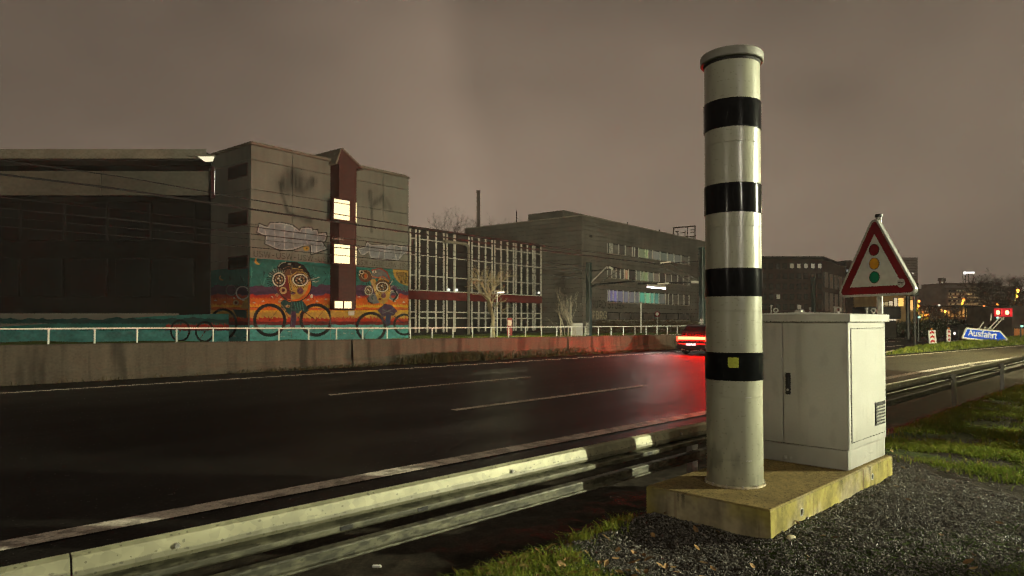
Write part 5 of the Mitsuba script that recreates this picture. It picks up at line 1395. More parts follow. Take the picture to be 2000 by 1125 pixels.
# small lit shop front and black container below the sign
D3 = 75.0
F3 = Frame(at(1716, 626, D=D3)[:2], RIGHT[:2])
f3z = lambda u, v: F3.loc(u, v)[1]
f3s = lambda u: F3.loc(u, 600)[0]
mat('m_ochrewall', speck((0.28, 0.17, 0.07), 0.3, 2), 0.8)
sh = thing('lit_kiosk', 'small orange lit house below the warning sign with bright windows', 'building')
add('wall', F3.put(box(f3s(1712), f3s(1786), 0, 5, -0.4, f3z(1720, 574))), 'm_ochrewall', sh)
add('roof', F3.put(box(f3s(1710), f3s(1787), -0.4, 5.2, f3z(1720, 577), f3z(1720, 572), 0.05)), 'm_dark', sh)
for (u0, u1, v0, v1, e) in ((1720, 1727, 590, 597, (0.10, 0.06, 0.02)), (1728, 1734, 590, 597, (0.12, 0.06, 0.02)), (1736, 1743, 588, 597, (0.35, 0.27, 0.20)), (1745.5, 1752, 582, 598, (0.35, 0.28, 0.2)), (1754, 1764, 582, 598, (1.2, 0.52, 0.06)), (1769, 1775, 583, 604, (0.9, 0.4, 0.06)), (1777, 1783, 586, 606, (0.8, 0.34, 0.06))):
    f_ = add('window', F3.put(box(f3s(u0 - 0.6), f3s(u1 + 0.6), -0.06, 0.05, f3z(u0, v1 + 0.8), f3z(u0, v0 - 0.8))), 'm_dark', sh)
    add('pane', F3.put(box(f3s(u0), f3s(u1), -0.08, -0.062, f3z(u0, v1), f3z(u0, v0))), 'm_lamp', f_, emit=e, weight=0.1)
bt_ = thing('black_container', 'black flat topped container with a row of small white lights under it', 'container')
D4 = 62.0
F4 = Frame(at(1716, 626, D=D4)[:2], RIGHT[:2])
f4z = lambda u, v: F4.loc(u, v)[1]
f4s = lambda u: F4.loc(u, 600)[0]
add('body', F4.put(box(f4s(1690), f4s(1760), 0, 2.4, f4z(1720, 623), f4z(1720, 599), 0.05)), 'm_black', bt_)
add('chassis', F4.put(box(f4s(1695), f4s(1756), 0.5, 2.2, -0.3, f4z(1720, 624))), 'm_dark', bt_)
for i in range(6):
    add('light', F4.put(ball((f4s(1733.5 + i * 3), -0.05, f4z(1735, 624.8)), 0.055, 1)), 'm_lamp', bt_, emit=(0.9, 0.85, 0.7), weight=0.05)
# traffic light seen from behind
p = at(1787, 649, D=46)
tr_ = thing('signal_mast', 'black signal mast with a dark signal head right of the warning sign', 'traffic light')
zz_ = lambda v: at(1787, v, D=46)[2]
add('pole', cyl((p[0], p[1], -0.2), (p[0], p[1], zz_(556)), 0.09, sides=12), 'm_black', tr_)
add('head', facing((p[0], p[1], zz_(578)), 0.42, zz_(553) - zz_(578), 0.35), 'm_black', tr_)
add('visor', facing((p[0] + 0.2, p[1] + 0.2, zz_(572)), 0.6, 0.5, 0.1), 'm_black', tr_)
p = at(1774, 640, D=60)
one('dark_pole', cyl((p[0], p[1], -0.3), (p[0], p[1], at(1774, 578, D=60)[2]), 0.20, 0.16, sides=12), 'm_black', 'thick dark pole left of the black signal mast, before the lit kiosk', 'pole')
# hazy tower
D5 = 420.0
F5 = Frame(at(1770, 626, D=D5)[:2], RIGHT[:2])
f5 = lambda u, v, w=0: F5.loc(u, v, w)
tw_ = thing('hazy_tower', 'pale tower block fading in the mist right behind the warning sign', 'tower')
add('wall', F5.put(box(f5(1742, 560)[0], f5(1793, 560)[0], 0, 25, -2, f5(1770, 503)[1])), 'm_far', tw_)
add('roof_house', F5.put(box(f5(1744, 560)[0], f5(1762, 560)[0], 3, 20, f5(1770, 503)[1], f5(1770, 489)[1])), 'm_far', tw_)
for r_i, v in enumerate(np.arange(508, 612, 5.2)):
    add('window_row', F5.put(box(f5(1750, 560)[0], f5(1790, 560)[0], -0.3, 0.2, f5(1770, v + 2.0)[1], f5(1770, v)[1])), 'm_far2', tw_)
for i, (u, v, e) in enumerate(((1758, 517, (0.8, 0.75, 0.2)), (1763, 517, (0.5, 0.5, 0.45)), (1771, 529, (0.5, 0.45, 0.4)), (1782, 534, (0.9, 0.85, 0.8)))):
    add('lit_window', F5.put(box(f5(u - 1.3, v)[0], f5(u + 1.3, v)[0], -0.6, -0.35, f5(u, v + 1.1)[1], f5(u, v - 1.1)[1])), 'm_lamp', tw_, emit=e, weight=0.05)
# radio mast
p = at(1841, 626, D=380)
rm_ = thing('radio_mast', 'slim lattice radio mast fading in the mist', 'mast')
h_ = at(1841, 543, D=380)[2]
sg_ = [((p[0] + sx_ * 2.2, p[1] + sy_ * 2.2, 0), (p[0] + sx_ * 0.9, p[1] + sy_ * 0.9, h_), 0.3, 0.25) for sx_ in (-1, 1) for sy_ in (-1, 1)]
for i in range(9):
    a, b = i / 9, (i + 1) / 9
    for s1, s2 in (((-1, -1), (1, 1)), ((1, 1), (-1, -1)), ((1, -1), (-1, 1)), ((-1, 1), (1, -1))):
        r1, r2 = 2.2 - 1.3 * a, 2.2 - 1.3 * b
        sg_.append(((p[0] + s1[0] * r1, p[1] + s1[1] * r1, h_ * a), (p[0] + s2[0] * r2, p[1] + s2[1] * r2, h_ * b), 0.2, 0.2))
add('lattice', tubes(sg_, 4), 'm_far2', rm_)
add('top', cyl((p[0], p[1], h_ * 0.93), (p[0], p[1], h_ * 1.0), 2.0, sides=10), 'm_far2', rm_)
# office building with orange lit rows
D6 = 300.0
F6 = Frame(at(1850, 626, D=D6)[:2], (math.cos(math.radians(-38)), math.sin(math.radians(-38))))
f6 = lambda u, v, w=0: F6.loc(u, v, w)
of = thing('lit_office', 'long pale office building with rows of orange lit windows and a set back top', 'building')
e0, e1 = f6(1849, 580)[0], f6(1990, 580)[0]
z6 = f6(1850, 561)[1]
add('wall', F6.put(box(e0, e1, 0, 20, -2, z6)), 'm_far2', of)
add('top_storey', F6.put(box(f6(1857, 580)[0], f6(1965, 580)[0], 2, 18, z6, f6(1870, 552)[1])), 'm_far2', of)
add('parapet', F6.put(box(e0 - 0.6, e1, -0.8, 0.6, z6 - 0.3, z6 + 0.8)), 'm_far', of)
for r_i, v in enumerate((566, 572.5, 579, 585.5, 592)):
    rw = add('window_row', F6.put(box(e0 + 1, e1 - 1, -0.1, 0.1, f6(1850, v + 3.6)[1], f6(1850, v)[1])), 'm_farwin', of)
    for i, u in enumerate(np.arange(1852, 1928, 3.1)):
        g_ = R.random()
        e = (0.22, 0.13, 0.05) if g_ < 0.45 else ((0.42, 0.25, 0.09) if g_ < 0.6 else None)
        pn = F6.put(box(f6(u, v)[0], f6(u + 2.4, v)[0], -0.25, -0.12, f6(1850, v + 3.1)[1], f6(1850, v + 0.5)[1]))
        if e: add('pane', pn, 'm_lamp', rw, emit=e, weight=0.03)
        else: add('pane', pn, 'm_farwin', rw)
s_, z_ = f6(1880, 536, 4)
ls = thing('rooftop_logo_sign', 'white glowing rooftop sign of a ring and a bar of letters above the lit office', 'sign')
u_ = f6(1881, 536, 4)[0] - f6(1880, 536, 4)[0]
def onroof(m): return F6.put(m)
add('ring', onroof(basis(trimesh.creation.annulus(1.4 * u_, 2.9 * u_, 0.3), (f6(1884.5, 533, 4)[0], 4, f6(1884.5, 533, 4)[1]), (1, 0, 0), (0, 0, 1), (0, -1, 0))), 'm_lamp', ls, emit=(1.5, 1.5, 1.5), weight=0.1)
for i in range(6):
    a = f6(1888.6 + i * 2.6, 533, 4)[0]
    add('letter', onroof(box(a, a + 2.0 * u_, 3.9, 4.2, f6(1890, 535)[1] + 0.4, f6(1890, 531)[1] + 0.4)), 'm_lamp', ls, emit=(1.3, 1.3, 1.3), weight=0.05)
add('scaffold', [onroof(cyl((f6(u, 550, 4)[0], 4.3, z6), (f6(u, 550, 4)[0], 4.3, f6(1884, 530, 4)[1]), 0.15, sides=5)) for u in (1882, 1887, 1893, 1902)], 'm_dark', ls)
# low row added for the orange glow behind the misty trees, its windows invented
D9 = 215.0
F9 = Frame(at(1795, 626, D=D9)[:2], RIGHT[:2])
f9 = lambda u, v: F9.loc(u, v)
so_ = thing('added_glow_row', 'added low row with orange glowing windows, standing in for the glow behind the misty trees', 'building')
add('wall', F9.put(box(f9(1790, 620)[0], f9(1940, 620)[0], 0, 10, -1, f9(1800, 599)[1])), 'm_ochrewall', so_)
add('roof', F9.put(box(f9(1788, 620)[0], f9(1942, 620)[0], -0.6, 10.4, f9(1800, 599)[1], f9(1800, 597)[1])), 'm_dark', so_)
for i, u in enumerate(np.arange(1792, 1936, 7.2)):
    e = np.array((1.0, 0.40, 0.06)) * (0.6 + 1.8 * R.random() ** 2)
    vt_ = 602 + 2 * (i % 3)
    f_ = add('window', F9.put(box(f9(u, 615)[0], f9(u + 5.2, 615)[0], -0.15, 0.1, f9(u, 620)[1], f9(u, vt_)[1])), 'm_dark', so_)
    add('pane', F9.put(box(f9(u + 0.6, 615)[0], f9(u + 4.6, 615)[0], -0.22, -0.16, f9(u, 619)[1], f9(u, vt_ + 1)[1])), 'm_lamp', f_, emit=e, weight=0.05)
# dark box building at the far right edge
F7 = Frame(at(1980, 626, D=60)[:2], RIGHT[:2])
dk = thing('dark_box_building', 'dark flat building cut by the right edge behind the red signal lamps', 'building')
f7 = lambda u, v: F7.loc(u, v)
add('wall', F7.put(box(f7(1976, 600)[0], f7(2060, 600)[0], 0, 6, -0.5, f7(1990, 598)[1])), 'm_brick2', dk)
add('roof', F7.put(box(f7(1974, 600)[0], f7(2062, 600)[0], -0.2, 6.2, f7(1990, 598)[1], f7(1990, 596.5)[1])), 'm_dark', dk)
mat('m_orangepanel', speck((0.5, 0.18, 0.05), 0.2, 6), 0.7)
add('orange_panel', F7.put(box(f7(1980, 650)[0], f7(2003, 650)[0], -0.10, -0.02, f7(1990, 658)[1], f7(1990, 642)[1])), 'm_orangepanel', dk)
# far trees and orange street lamps
SOD = (7.0, 1.5, 0.16)
far_trees = [(1812, 598, 190, 8.5, 41), (1828, 600, 170, 7.5, 42), (1800, 590, 150, 8.0, 43), (1866, 600, 200, 7.5, 44), (1905, 600, 180, 8.0, 45), (1935, 560, 170, 12.0, 46), (1950, 555, 160, 12.5, 47), (1968, 570, 150, 10.5, 48), (1985, 565, 120, 8.0, 49), (1997, 570, 110, 8.0, 50), (1840, 610, 160, 6.0, 51)]
names = ['first', 'second', 'third', 'fourth', 'fifth', 'sixth', 'seventh', 'eighth', 'ninth', 'tenth', 'eleventh']
desc = ['bare dark tree just right of the warning sign in front of the misty gap', 'bare dark tree below the radio mast, right of its neighbour', 'leftmost bare dark tree, touching the right corner of the warning sign', 'bare tree before the left half of the lit office', 'bare tree before the middle of the lit office', 'dense bare tree hiding the right end of the lit office', 'tallest dense bare tree right of the lit office', 'dense bare tree above the red signal lamps', 'bare tree with glowing orange lamps behind it near the right edge', 'bare tree cut by the right edge of the view', 'small bare tree between radio mast and lit office']
for (u, v, D, H, sd_), dd in zip(far_trees, desc):
    c = at(u, 626, D=D)
    tree((c[0], c[1], -0.4), (626 - v) / F * D + 2.0 if H < 9 else H + 1.0, 0.30, sd_, dd, 'm_barkdark', 6, 'bare trees in the misty distance', trunk=0.25, spread=0.7, sides=3, rmin=0.020)
lamps = [(1795, 588, 140), (1793.5, 598, 150), (1802, 609, 150), (1808, 615, 155), (1813, 615, 160), (1882, 585.5, 278), (1880, 592, 282), (1862, 604, 284), (1922, 599, 170), (1948, 595, 150), (1988, 567, 100), (1986, 578.5, 105), (1846, 608, 150), (1834, 596, 200)]
ld = ['upper of two orange lamps just right of the black signal mast', 'lower of two orange lamps just right of the black signal mast', 'leftmost of three low orange lamps below the misty trees', 'middle of three low orange lamps below the misty trees', 'rightmost of three low orange lamps below the misty trees', 'upper of two orange lamps before the middle of the lit office', 'lower of two orange lamps before the middle of the lit office', 'orange lamp at the left foot of the lit office', 'orange lamp right of the lit office before the dense tree', 'orange lamp above the red signal lamps', 'upper of two orange lamps at the right edge', 'lower of two orange lamps at the right edge', 'orange lamp left of the lit office', 'pale lamp on a tall pole below the radio mast']
for i, ((u, v, D), l_) in enumerate(zip(lamps, ld)):
    c = at(u, v, D=D)
    t_ = thing('street_lamp', l_, 'street lamp', 'lamps in the distance')
    k_ = 0.0016 * D * (1.25 if i in (5, 10, 3) else 1.0)
    add('bulb', ball(c, k_, 2), 'm_lamp', t_, emit=np.array(SOD) * LAMP_FAR if i != 13 else np.array((1.2, 1.15, 1.0)), weight=0.25)
    if i != 13:
        dn = cyl((c[0], c[1], c[2] - k_ - 0.06), (c[0], c[1], c[2] - k_ - 0.02), k_ * 0.9, sides=16)
        add('lens', trimesh.Trimesh(dn.vertices, dn.faces[np.asarray(dn.face_normals)[:, 2] < -0.5], process=False), 'm_lamp', t_, emit=(3500.0, 1050.0, 4.0), weight=0.3)
    add('pole', cyl((c[0] + 0.3, c[1] + 0.3, -0.4), (c[0] + 0.3, c[1] + 0.3, c[2] + k_), 0.07, sides=6), 'm_black', t_)
    add('hood', cyl((c[0], c[1], c[2] + k_), (c[0], c[1], c[2] + k_ + 0.12), k_ * 1.1, k_ * 0.5, sides=10), 'm_black', t_)
# dark hedge in front of them
dh = thing('dark_hedge', 'long black hedge below the orange lamps on the right', 'hedge')
hp = []
rng = np.random.default_rng(91)
for u in np.arange(1700, 2040, 9):
    top_v = 626 + 2.0 * math.sin(u * 0.05) + (2 if u < 1780 else 0)
    D = 70.0
    c = at(u, top_v, D=D)
    hh_ = (c[2] + 0.6) / 2
    hp.append(leaf_cloud(rng, 700, (c[0], c[1], hh_ - 0.5, 0.7, 0.7, hh_ * 1.05), 0.10))
    hp.append(box(c[0] - 0.45, c[0] + 0.45, c[1] - 0.35, c[1] + 0.35, -0.5, c[2] - 0.35))
add('foliage', hp, 'm_leafdark', dh)
for i, u in enumerate((1816, 1850, 1886, 1915)):
    c = at(u, 630, D=66)
    one('thin_dark_post', cyl((c[0], c[1], -0.4), (c[0], c[1], at(u, 596 + 6 * (i % 2), D=66)[2]), 0.045, sides=6), 'm_black', ['thin dark post left of the radio mast above the hedge', 'thin dark post at the left end of the lit office above the hedge', 'thin dark post below the glowing rooftop sign', 'thin dark post at the right end of the lit office'][i], 'post', 'thin posts above the dark hedge')

# red double signal lamps on a folded trailer arm, blue exit sign lying tilted, beacons
D8 = 47.0
F8 = Frame(at(1930, 660, D=D8)[:2], RIGHT[:2])
f8 = lambda u, v, w=0.0: F8.loc(u, v, w)
sg2 = thing('red_signal_trailer', 'folded warning trailer arm carrying two round red lamps in square frames', 'warning light')
for (u, v) in ((1949.3, 610.3), (1967.3, 610.3)):
    s_, z_ = f8(u, v)
    hs = 0.27
    fr = sg.box(-hs, -hs, hs, hs).buffer(0.02).difference(sg.box(-hs + 0.07, -hs + 0.07, hs - 0.07, hs - 0.07))
    f_ = add('lamp_frame', F8.put(basis(extr(fr, 0.10), (s_, 0, z_), (1, 0, 0), (0, 0, 1), (0, -1, 0))), 'm_taillens', sg2, emit=(0.35, 0.008, 0.02), weight=0.1)
    add('backing', F8.put(box(s_ - hs, s_ + hs, 0.02, 0.08, z_ - hs, z_ + hs)), 'm_black', f_)
    add('bulb', F8.put(basis(lathe([(0.0, -0.01), (0.155, 0.0), (0.10, 0.045), (0, 0.06)], sides=24), (s_, 0.015, z_), (1, 0, 0), (0, 0, 1), (0, -1, 0))), 'm_lamp', f_, emit=(8.0, 1.0, 0.45), weight=0.5)
P8 = lambda u, v, w=0.0: F8.put(trimesh.Trimesh([[f8(u, v, w)[0], w, f8(u, v, w)[1]]], [[0, 0, 0]], process=False)).vertices[0]
for a, b in (((1953, 620), (1928, 645)), ((1957, 624), (1934, 648)), ((1921, 629), (1908, 648)), ((1936, 613), (1935, 626)), ((1953, 620), (1961, 624))):
    add('arm', cyl(P8(*a), P8(*b), 0.035, sides=8), 'm_zinc', sg2)
add('junction', [ball(P8(1951, 629), 0.07, 1), ball(P8(1924, 640), 0.08, 1), ball(P8(1935, 641), 0.06, 1), ball(P8(1960, 620.5), 0.05, 1)], 'm_zinc', sg2)
add('chassis', F8.put(box(f8(1918, 660)[0], f8(1962, 660)[0], 0.15, 0.8, f8(1940, 664)[1], f8(1940, 652)[1], 0.05)), 'm_black', sg2)
for (u, v, l_) in ((1948.5, 620.5, 'small teal signal light just below the red lamps'), (1996, 637, 'small teal signal light at the right edge'), (1795.5, 619.5, 'small teal signal light below the leftmost orange lamps')):
    D_ = 52.0
    c = at(u, v, D=D_)
    t_ = thing('teal_signal', l_, 'traffic light', 'small teal signal lights')
    add('lens', ball(c, 0.11, 1, (1, 1, 0.8)), 'm_lamp', t_, emit=(0.05, 0.75, 0.75), weight=0.1)
    add('pole', cyl((c[0] + 0.1, c[1] + 0.1, -0.3), (c[0] + 0.1, c[1] + 0.1, c[2] + 0.15), 0.05, sides=8), 'm_black', t_)
    add('hood', cyl((c[0] + 0.03, c[1] + 0.03, c[2] + 0.09), (c[0] + 0.03, c[1] + 0.03, c[2] + 0.15), 0.13, sides=10), 'm_black', t_)
mat('m_reflective', speck((0.86, 0.87, 0.88), 0.06, 8), 0.4)
mat('m_signblue', speck((0.006, 0.075, 0.72), 0.15, 8), 0.4)
es = thing('exit_sign', 'blue arrow shaped exit sign reading Ausfahrt, knocked over and tilted on the grass', 'road sign')
cs_ = [(1887, 641), (1952.6, 647), (1966.8, 663), (1952.6, 668.6), (1879, 660)]
pq = [f8(u, v, -0.25) for u, v in cs_]
Pp = sg.Polygon(pq)
def onx(pl_, w0, w1): return F8.put(basis(extr(pl_, w1 - w0), (0, -w0, 0), (1, 0, 0), (0, 0, 1), (0, -1, 0)))
BW = (0.10, 0.16, 0.65)
add('panel', onx(Pp.buffer(0.05, join_style=1), 0.25, 0.29), 'm_signwhite', es)
add('border', onx(Pp.buffer(-0.015), 0.29, 0.295), 'm_reflective', es)
add('blue_field', onx(Pp.buffer(-0.06), 0.296, 0.300), 'm_signblue', es)
b_l = np.array(f8(1886.5, 659.2, -0.3)); b_r = np.array(f8(1951, 667.0, -0.3)); dirx = (b_r - b_l) / np.linalg.norm(b_r - b_l)
dz_ = np.array([-dirx[1], dirx[0]])
o2 = b_l + dz_ * 0.17 + dirx * 0.12
hgt_ = 0.40
m = meshkit.text_mesh('Ausfahrt', hgt_, 0.004, bold=True)
w_now = m.bounds[1][0]
w_want = np.linalg.norm(np.array(f8(1944, 660, -0.3)) - np.array(f8(1888, 652, -0.3)))
m.apply_scale([w_want / w_now, 1, 1])
add('lettering', F8.put(basis(m, (o2[0], -0.301, o2[1]), (dirx[0], 0, dirx[1]), (dz_[0], 0, dz_[1]), (0, -1, 0))), 'm_reflective', es)
for (a, b) in (((1925, 640), (1899, 668)), ((1938, 646), (1931, 672))):
    add('post', cyl(P8(*a, -0.18), P8(*b, -0.18), 0.032, sides=8), 'm_zinc', es)
add('foot', F8.put(box(f8(1926, 668)[0], f8(1936, 668)[0], -0.5, -0.1, f8(1930, 671)[1], f8(1930, 664)[1], 0.03)), 'm_black', es)
mat('m_beaconred', speck((0.45, 0.02, 0.03), 0.15, 10), 0.4)
mat('m_beaconwhite', speck((0.66, 0.66, 0.66), 0.15, 10), 0.4)
def beacon(u, vb, vt, wpx, lean, lab, turn):
    t_ = thing('guide_beacon', lab, 'traffic beacon', 'striped guide beacons on the grass island')
    D = 46.0
    c = at(u, vb, D=D); h = (vb - vt) / F * D; w_ = wpx / F * D
    def pos(m):
        a = math.radians(-45) + turn
        M = trimesh.transformations.rotation_matrix(lean, [0, 1, 0])
        M2 = np.eye(4); M2[:2, 0] = (math.cos(a), math.sin(a)); M2[:2, 1] = (-math.sin(a), math.cos(a)); M2[:3, 3] = c
        m = m.copy(); m.apply_transform(M2 @ M); return m
    shp = sg.box(-w_ / 2, 0.06, w_ / 2, h - 0.05).buffer(0.05)
    add('panel', pos(basis(extr(shp, 0.05), (0, 0.025, 0), (1, 0, 0), (0, 0, 1), (0, -1, 0))), 'm_beaconwhite', t_)
    for i in range(3):
        z = 0.10 + i * h * 0.31
        ch = sg.Polygon([(w_ * 0.36, z), (w_ * 0.36, z + h * 0.15), (-w_ * 0.05, z + h * 0.24), (-w_ * 0.42, z + h * 0.12), (-w_ * 0.42, z + h * 0.02), (-w_ * 0.05, z + h * 0.10)]).intersection(shp)
        add('red_stripe', pos(basis(extr(ch, 0.006), (0, -0.026, 0), (1, 0, 0), (0, 0, 1), (0, -1, 0))), 'm_beaconred', t_)
    add('lamp', pos(ball((0, 0, h + 0.08), 0.07, 1)), 'm_orangepanel', t_)
    add('foot', pos(box(-w_ * 0.9, w_ * 0.9, -0.2, 0.2, -0.06, 0.06, 0.02)), 'm_black', t_)
beacon(1822, 673, 645, 12.0, -0.07, 'leaning striped guide beacon, left of two on the grass island', 0.1)
beacon(1853, 669.5, 644, 9.0, 0.03, 'narrow upright guide beacon between its leaning neighbour and the blue sign', 0.5)
c = at(1866, 651, D=58)
ob = thing('oncoming_car', 'distant dark car with one bright white headlight left of the blue sign', 'car')
add('body', facing((c[0] + 0.9, c[1] - 0.2, -0.1), 1.9, 0.75, 1.5, 0.2), 'm_carpaint', ob)
add('cabin', facing((c[0] + 1.0, c[1] - 0.1, 0.6), 1.5, 0.5, 1.3, 0.2), 'm_carglass', ob)
add('headlight', ball(c, 0.14, 2), 'm_lamp', ob, emit=(3.0, 2.8, 2.4), weight=0.3)
add('indicator', ball(at(1877, 648.5, D=58), 0.16, 1, (1.6, 1, 0.8)), 'm_lamp', ob, emit=(1.3, 0.5, 0.12), weight=0.2)
c = at(1972, 657, D=62)
bl = thing('braking_car', 'distant dark car with red brake lights right of the blue sign', 'car')
add('body', facing((c[0], c[1] + 0.6, -0.1), 1.9, 0.75, 1.2, 0.0), 'm_carpaint', bl)
add('cabin', facing((c[0], c[1] + 0.7, 0.6), 1.5, 0.5, 1.1, 0.0), 'm_carglass', bl)
for u in (1964, 1977):
    add('brake_light', ball(at(u, 655.5, D=61.2), 0.14, 1, (1.8, 1, 0.7)), 'm_lamp', bl, emit=(2.2, 0.08, 0.06), weight=0.2)
# grass on the island
rng = np.random.default_rng(55)
P = []
while len(P) < 16000:
    x, y = 35.5 + rng.random() ** 1.2 * 70, rng.uniform(1.6, 11.6)
    if isl.contains(sg.Point(x, y)): P.append((x, y, ROAD + 0.05))
P = np.array(P); dd_ = np.array([isl.exterior.distance(sg.Point(a, b)) for a, b, _ in P]); P[:, 2] = ROAD + 0.01 + np.clip(dd_, 0, 0.8) * 0.28
key = add('island_grass', blades(P, 0.20, 0.7, 0.02, rng), 'm_blade', kind='stuff')
labels[key].update(label='bright short grass on the island between main road and exit', category='grass')
# ------------------------------------------------------------------ street lamps outside the view that light the verge (main and right follow shadows and shine, back and behind are added)
def road_lamp(x, y, h, arm_, lab, col, I, weight):
    t_ = thing('road_lamp', lab, 'street lamp', 'tall lamps beside the road')
    ux, uy = arm_
    add('pole', cyl((x, y, -0.5), (x, y, h + 0.15), 0.09, 0.05, 14), 'm_zinc', t_)
    add('arm', cyl((x, y, h + 0.12), (x + ux, y + uy, h + 0.3), 0.035, sides=10), 'm_zinc', t_)
    add('hood', lathe([(0.0, 0.36), (0.12, 0.34), (0.24, 0.26), (0.26, 0.21), (0.25, 0.20), (0.0, 0.24)], (x + ux, y + uy, h - 0.0), 24), 'm_zinc', t_)
    r_ = 0.15
    add('globe', ball((x + ux, y + uy, h), r_, 3), 'm_lamp', t_, emit=np.array(col) * I / (math.pi * r_ ** 2), weight=weight)
L0 = np.array([CX, CY]) + 22.3 * np.array([math.sin(math.radians(46.0)), -math.cos(math.radians(46.0))])
road_lamp(L0[0], L0[1] - 1.2, 6.0, (0, 1.2), 'tall street lamp right of the cabinet outside the view, lighting the verge', (1.0, 0.99, 0.66), LAMP_MAIN, 22)
road_lamp(-30.0, -1.2, 6.5, (0, 1.4), 'added tall lamp far to the left behind the camera, in place of low headlights', (1.0, 0.90, 0.70), ADDED_LAMP_BACK, 10)  # added lamp, standing in for low headlights behind the camera
road_lamp(-6.0, -18.4, 6.5, (0, 1.4), 'added fill lamp behind the camera on the far side of the verge', (1.0, 0.92, 0.72), FILL_LAMP_BEHIND, 8)  # added fill lamp, brightens the column from behind the camera
road_lamp(37.5, 2.2, 6.5, (0, 1.4), 'street lamp outside the right edge over the exit road', (1.0, 0.86, 0.40), LAMP_RIGHT, 8)
# shrub outside the right edge whose shade lies across the grass
sbk = thing('evergreen_shrub', 'dense low evergreen shrub just outside the right edge, shading the grass', 'shrub')
rng = np.random.default_rng(12)
sbp = [leaf_cloud(rng, 5000, (10.55 + k_ * 0.55, -1.0 + k_ * 0.55, 0.22, 0.75, 0.7, 0.50), 0.05) for k_ in range(-2, 3)]
add('foliage', sbp, 'm_leafdark', sbk)
add('stem', tubes([((10.55 + a, -1.0 + a, -0.2), (10.55 + a + rng.normal() * 0.3, -1.0 + a + rng.normal() * 0.3, 0.8), 0.03, 0.01) for a in np.linspace(-1.2, 1.2, 16)], 5), 'm_barkdark', sbk)

# tall hedge added outside the right edge to shade the far stretch of the rail
th_ = thing('added_tall_hedge', 'added tall dark hedge on bare stems outside the right edge, keeping the far rail in shade', 'hedge')
hb = []
for k_ in range(11):
    x = 13.6 + k_ * 0.85
    hb.append(leaf_cloud(rng, 3500, (x, -3.2 + 0.3 * rng.normal(), 3.0, 0.85, 0.9, 1.0 + 0.1 * rng.normal()), 0.07))
add('foliage', hb, 'm_leafdark', th_)
add('stem', tubes([((13.4 + a, -3.2, -0.3), (13.4 + a + rng.normal() * 0.3, -3.2 + rng.normal() * 0.2, 3.2), 0.045, 0.02) for a in np.linspace(0, 8.8, 20)], 5), 'm_barkdark', th_)

lh = thing('added_low_hedge', 'lower dark hedge added outside the view left of the tall hedge, shading the rail', 'hedge')  # hedge added to keep the fill lamp off the rail
hb = [leaf_cloud(rng, 2600, (x, -3.6 + 0.2 * rng.normal(), 0.9, 0.8, 0.8, hz_), 0.07) for x, hz_ in ((5.6, 1.5), (6.4, 1.6), (7.2, 1.6), (8.0, 1.6), (8.8, 1.55), (9.6, 1.3), (10.4, 0.95), (11.2, 0.85))]
add('foliage', hb, 'm_leafdark', lh)
add('stem', tubes([((5.3 + a, -3.6, -0.3), (5.3 + a + rng.normal() * 0.3, -3.6 + rng.normal() * 0.3, 1.4), 0.04, 0.01) for a in np.linspace(0, 6.0, 16)], 5), 'm_barkdark', lh)

# ------------------------------------------------------------------ gravel, grass and leaves in the foreground
gpoly = sg.Polygon([(3.55, 3.0), (3.25, 2.45), (3.3, 2.0), (3.55, 1.55), (4.0, 1.2), (4.5, 0.85), (5.3, 0.72), (6.3, 0.8), (7.0, 1.2), (7.7, 1.85), (7.75, 2.4), (7.3, 2.9), (7.0, 3.1)])
slabp = sg.box(4.42, 2.0, 7.0, 2.97)
rng = np.random.default_rng(3)


def inside(P, g, soft=0.0):
    return shapely.contains_xy(g, P[:, 0], P[:, 1])


N = 115000
P = np.c_[rng.uniform(2.9, 8.1, N), rng.uniform(0.2, 3.2, N)]
sd_ = np.array(shapely.distance(gpoly.exterior, shapely.points(P)))
ins = inside(P, gpoly)
nz = meshkit.noise(np.c_[P * 3.0, P[:, :1] * 0], 4)
keep = (ins & ((sd_ > 0.25) | (nz + sd_ * 2 > 0.45))) | (~ins & (sd_ < 0.35) & (rng.random(N) < 0.25 * np.exp(-sd_ * 8)))
keep &= ~inside(P, slabp)
P = P[keep][:75000]
n = len(P)
base = np.array([[1, 0, 0], [-1, 0, 0], [0, 1, 0], [0, -1, 0], [0, 0, 1], [0, 0, -1.0]])
bf = np.array([[0, 2, 4], [2, 1, 4], [1, 3, 4], [3, 0, 4], [2, 0, 5], [1, 2, 5], [3, 1, 5], [0, 3, 5]])
V = base[None] * (1 + 0.35 * rng.normal(size=(n, 6, 1))) + 0.22 * rng.normal(size=(n, 6, 3))
q = rng.normal(size=(n, 4)); q /= np.linalg.norm(q, axis=1, keepdims=True)
w_, x_, y_, z_ = q.T
RM = np.stack([np.stack([1 - 2 * (y_ * y_ + z_ * z_), 2 * (x_ * y_ - z_ * w_), 2 * (x_ * z_ + y_ * w_)], -1), np.stack([2 * (x_ * y_ + z_ * w_), 1 - 2 * (x_ * x_ + z_ * z_), 2 * (y_ * z_ - x_ * w_)], -1), np.stack([2 * (x_ * z_ - y_ * w_), 2 * (y_ * z_ + x_ * w_), 1 - 2 * (x_ * x_ + y_ * y_)], -1)], 1)
sz = (0.0038 + 0.0052 * rng.random(n) ** 2.2) * np.where(rng.random(n) < 0.03, 1.7, 1.0)
V = np.einsum('nij,nkj->nki', RM, V) * sz[:, None, None]
V[..., 2] *= 0.8
V += np.c_[P, height(P[:, 0], P[:, 1]) + sz * 0.35][:, None, :]
Fg = (bf[None] + (np.arange(n) * 6)[:, None, None]).reshape(-1, 3)
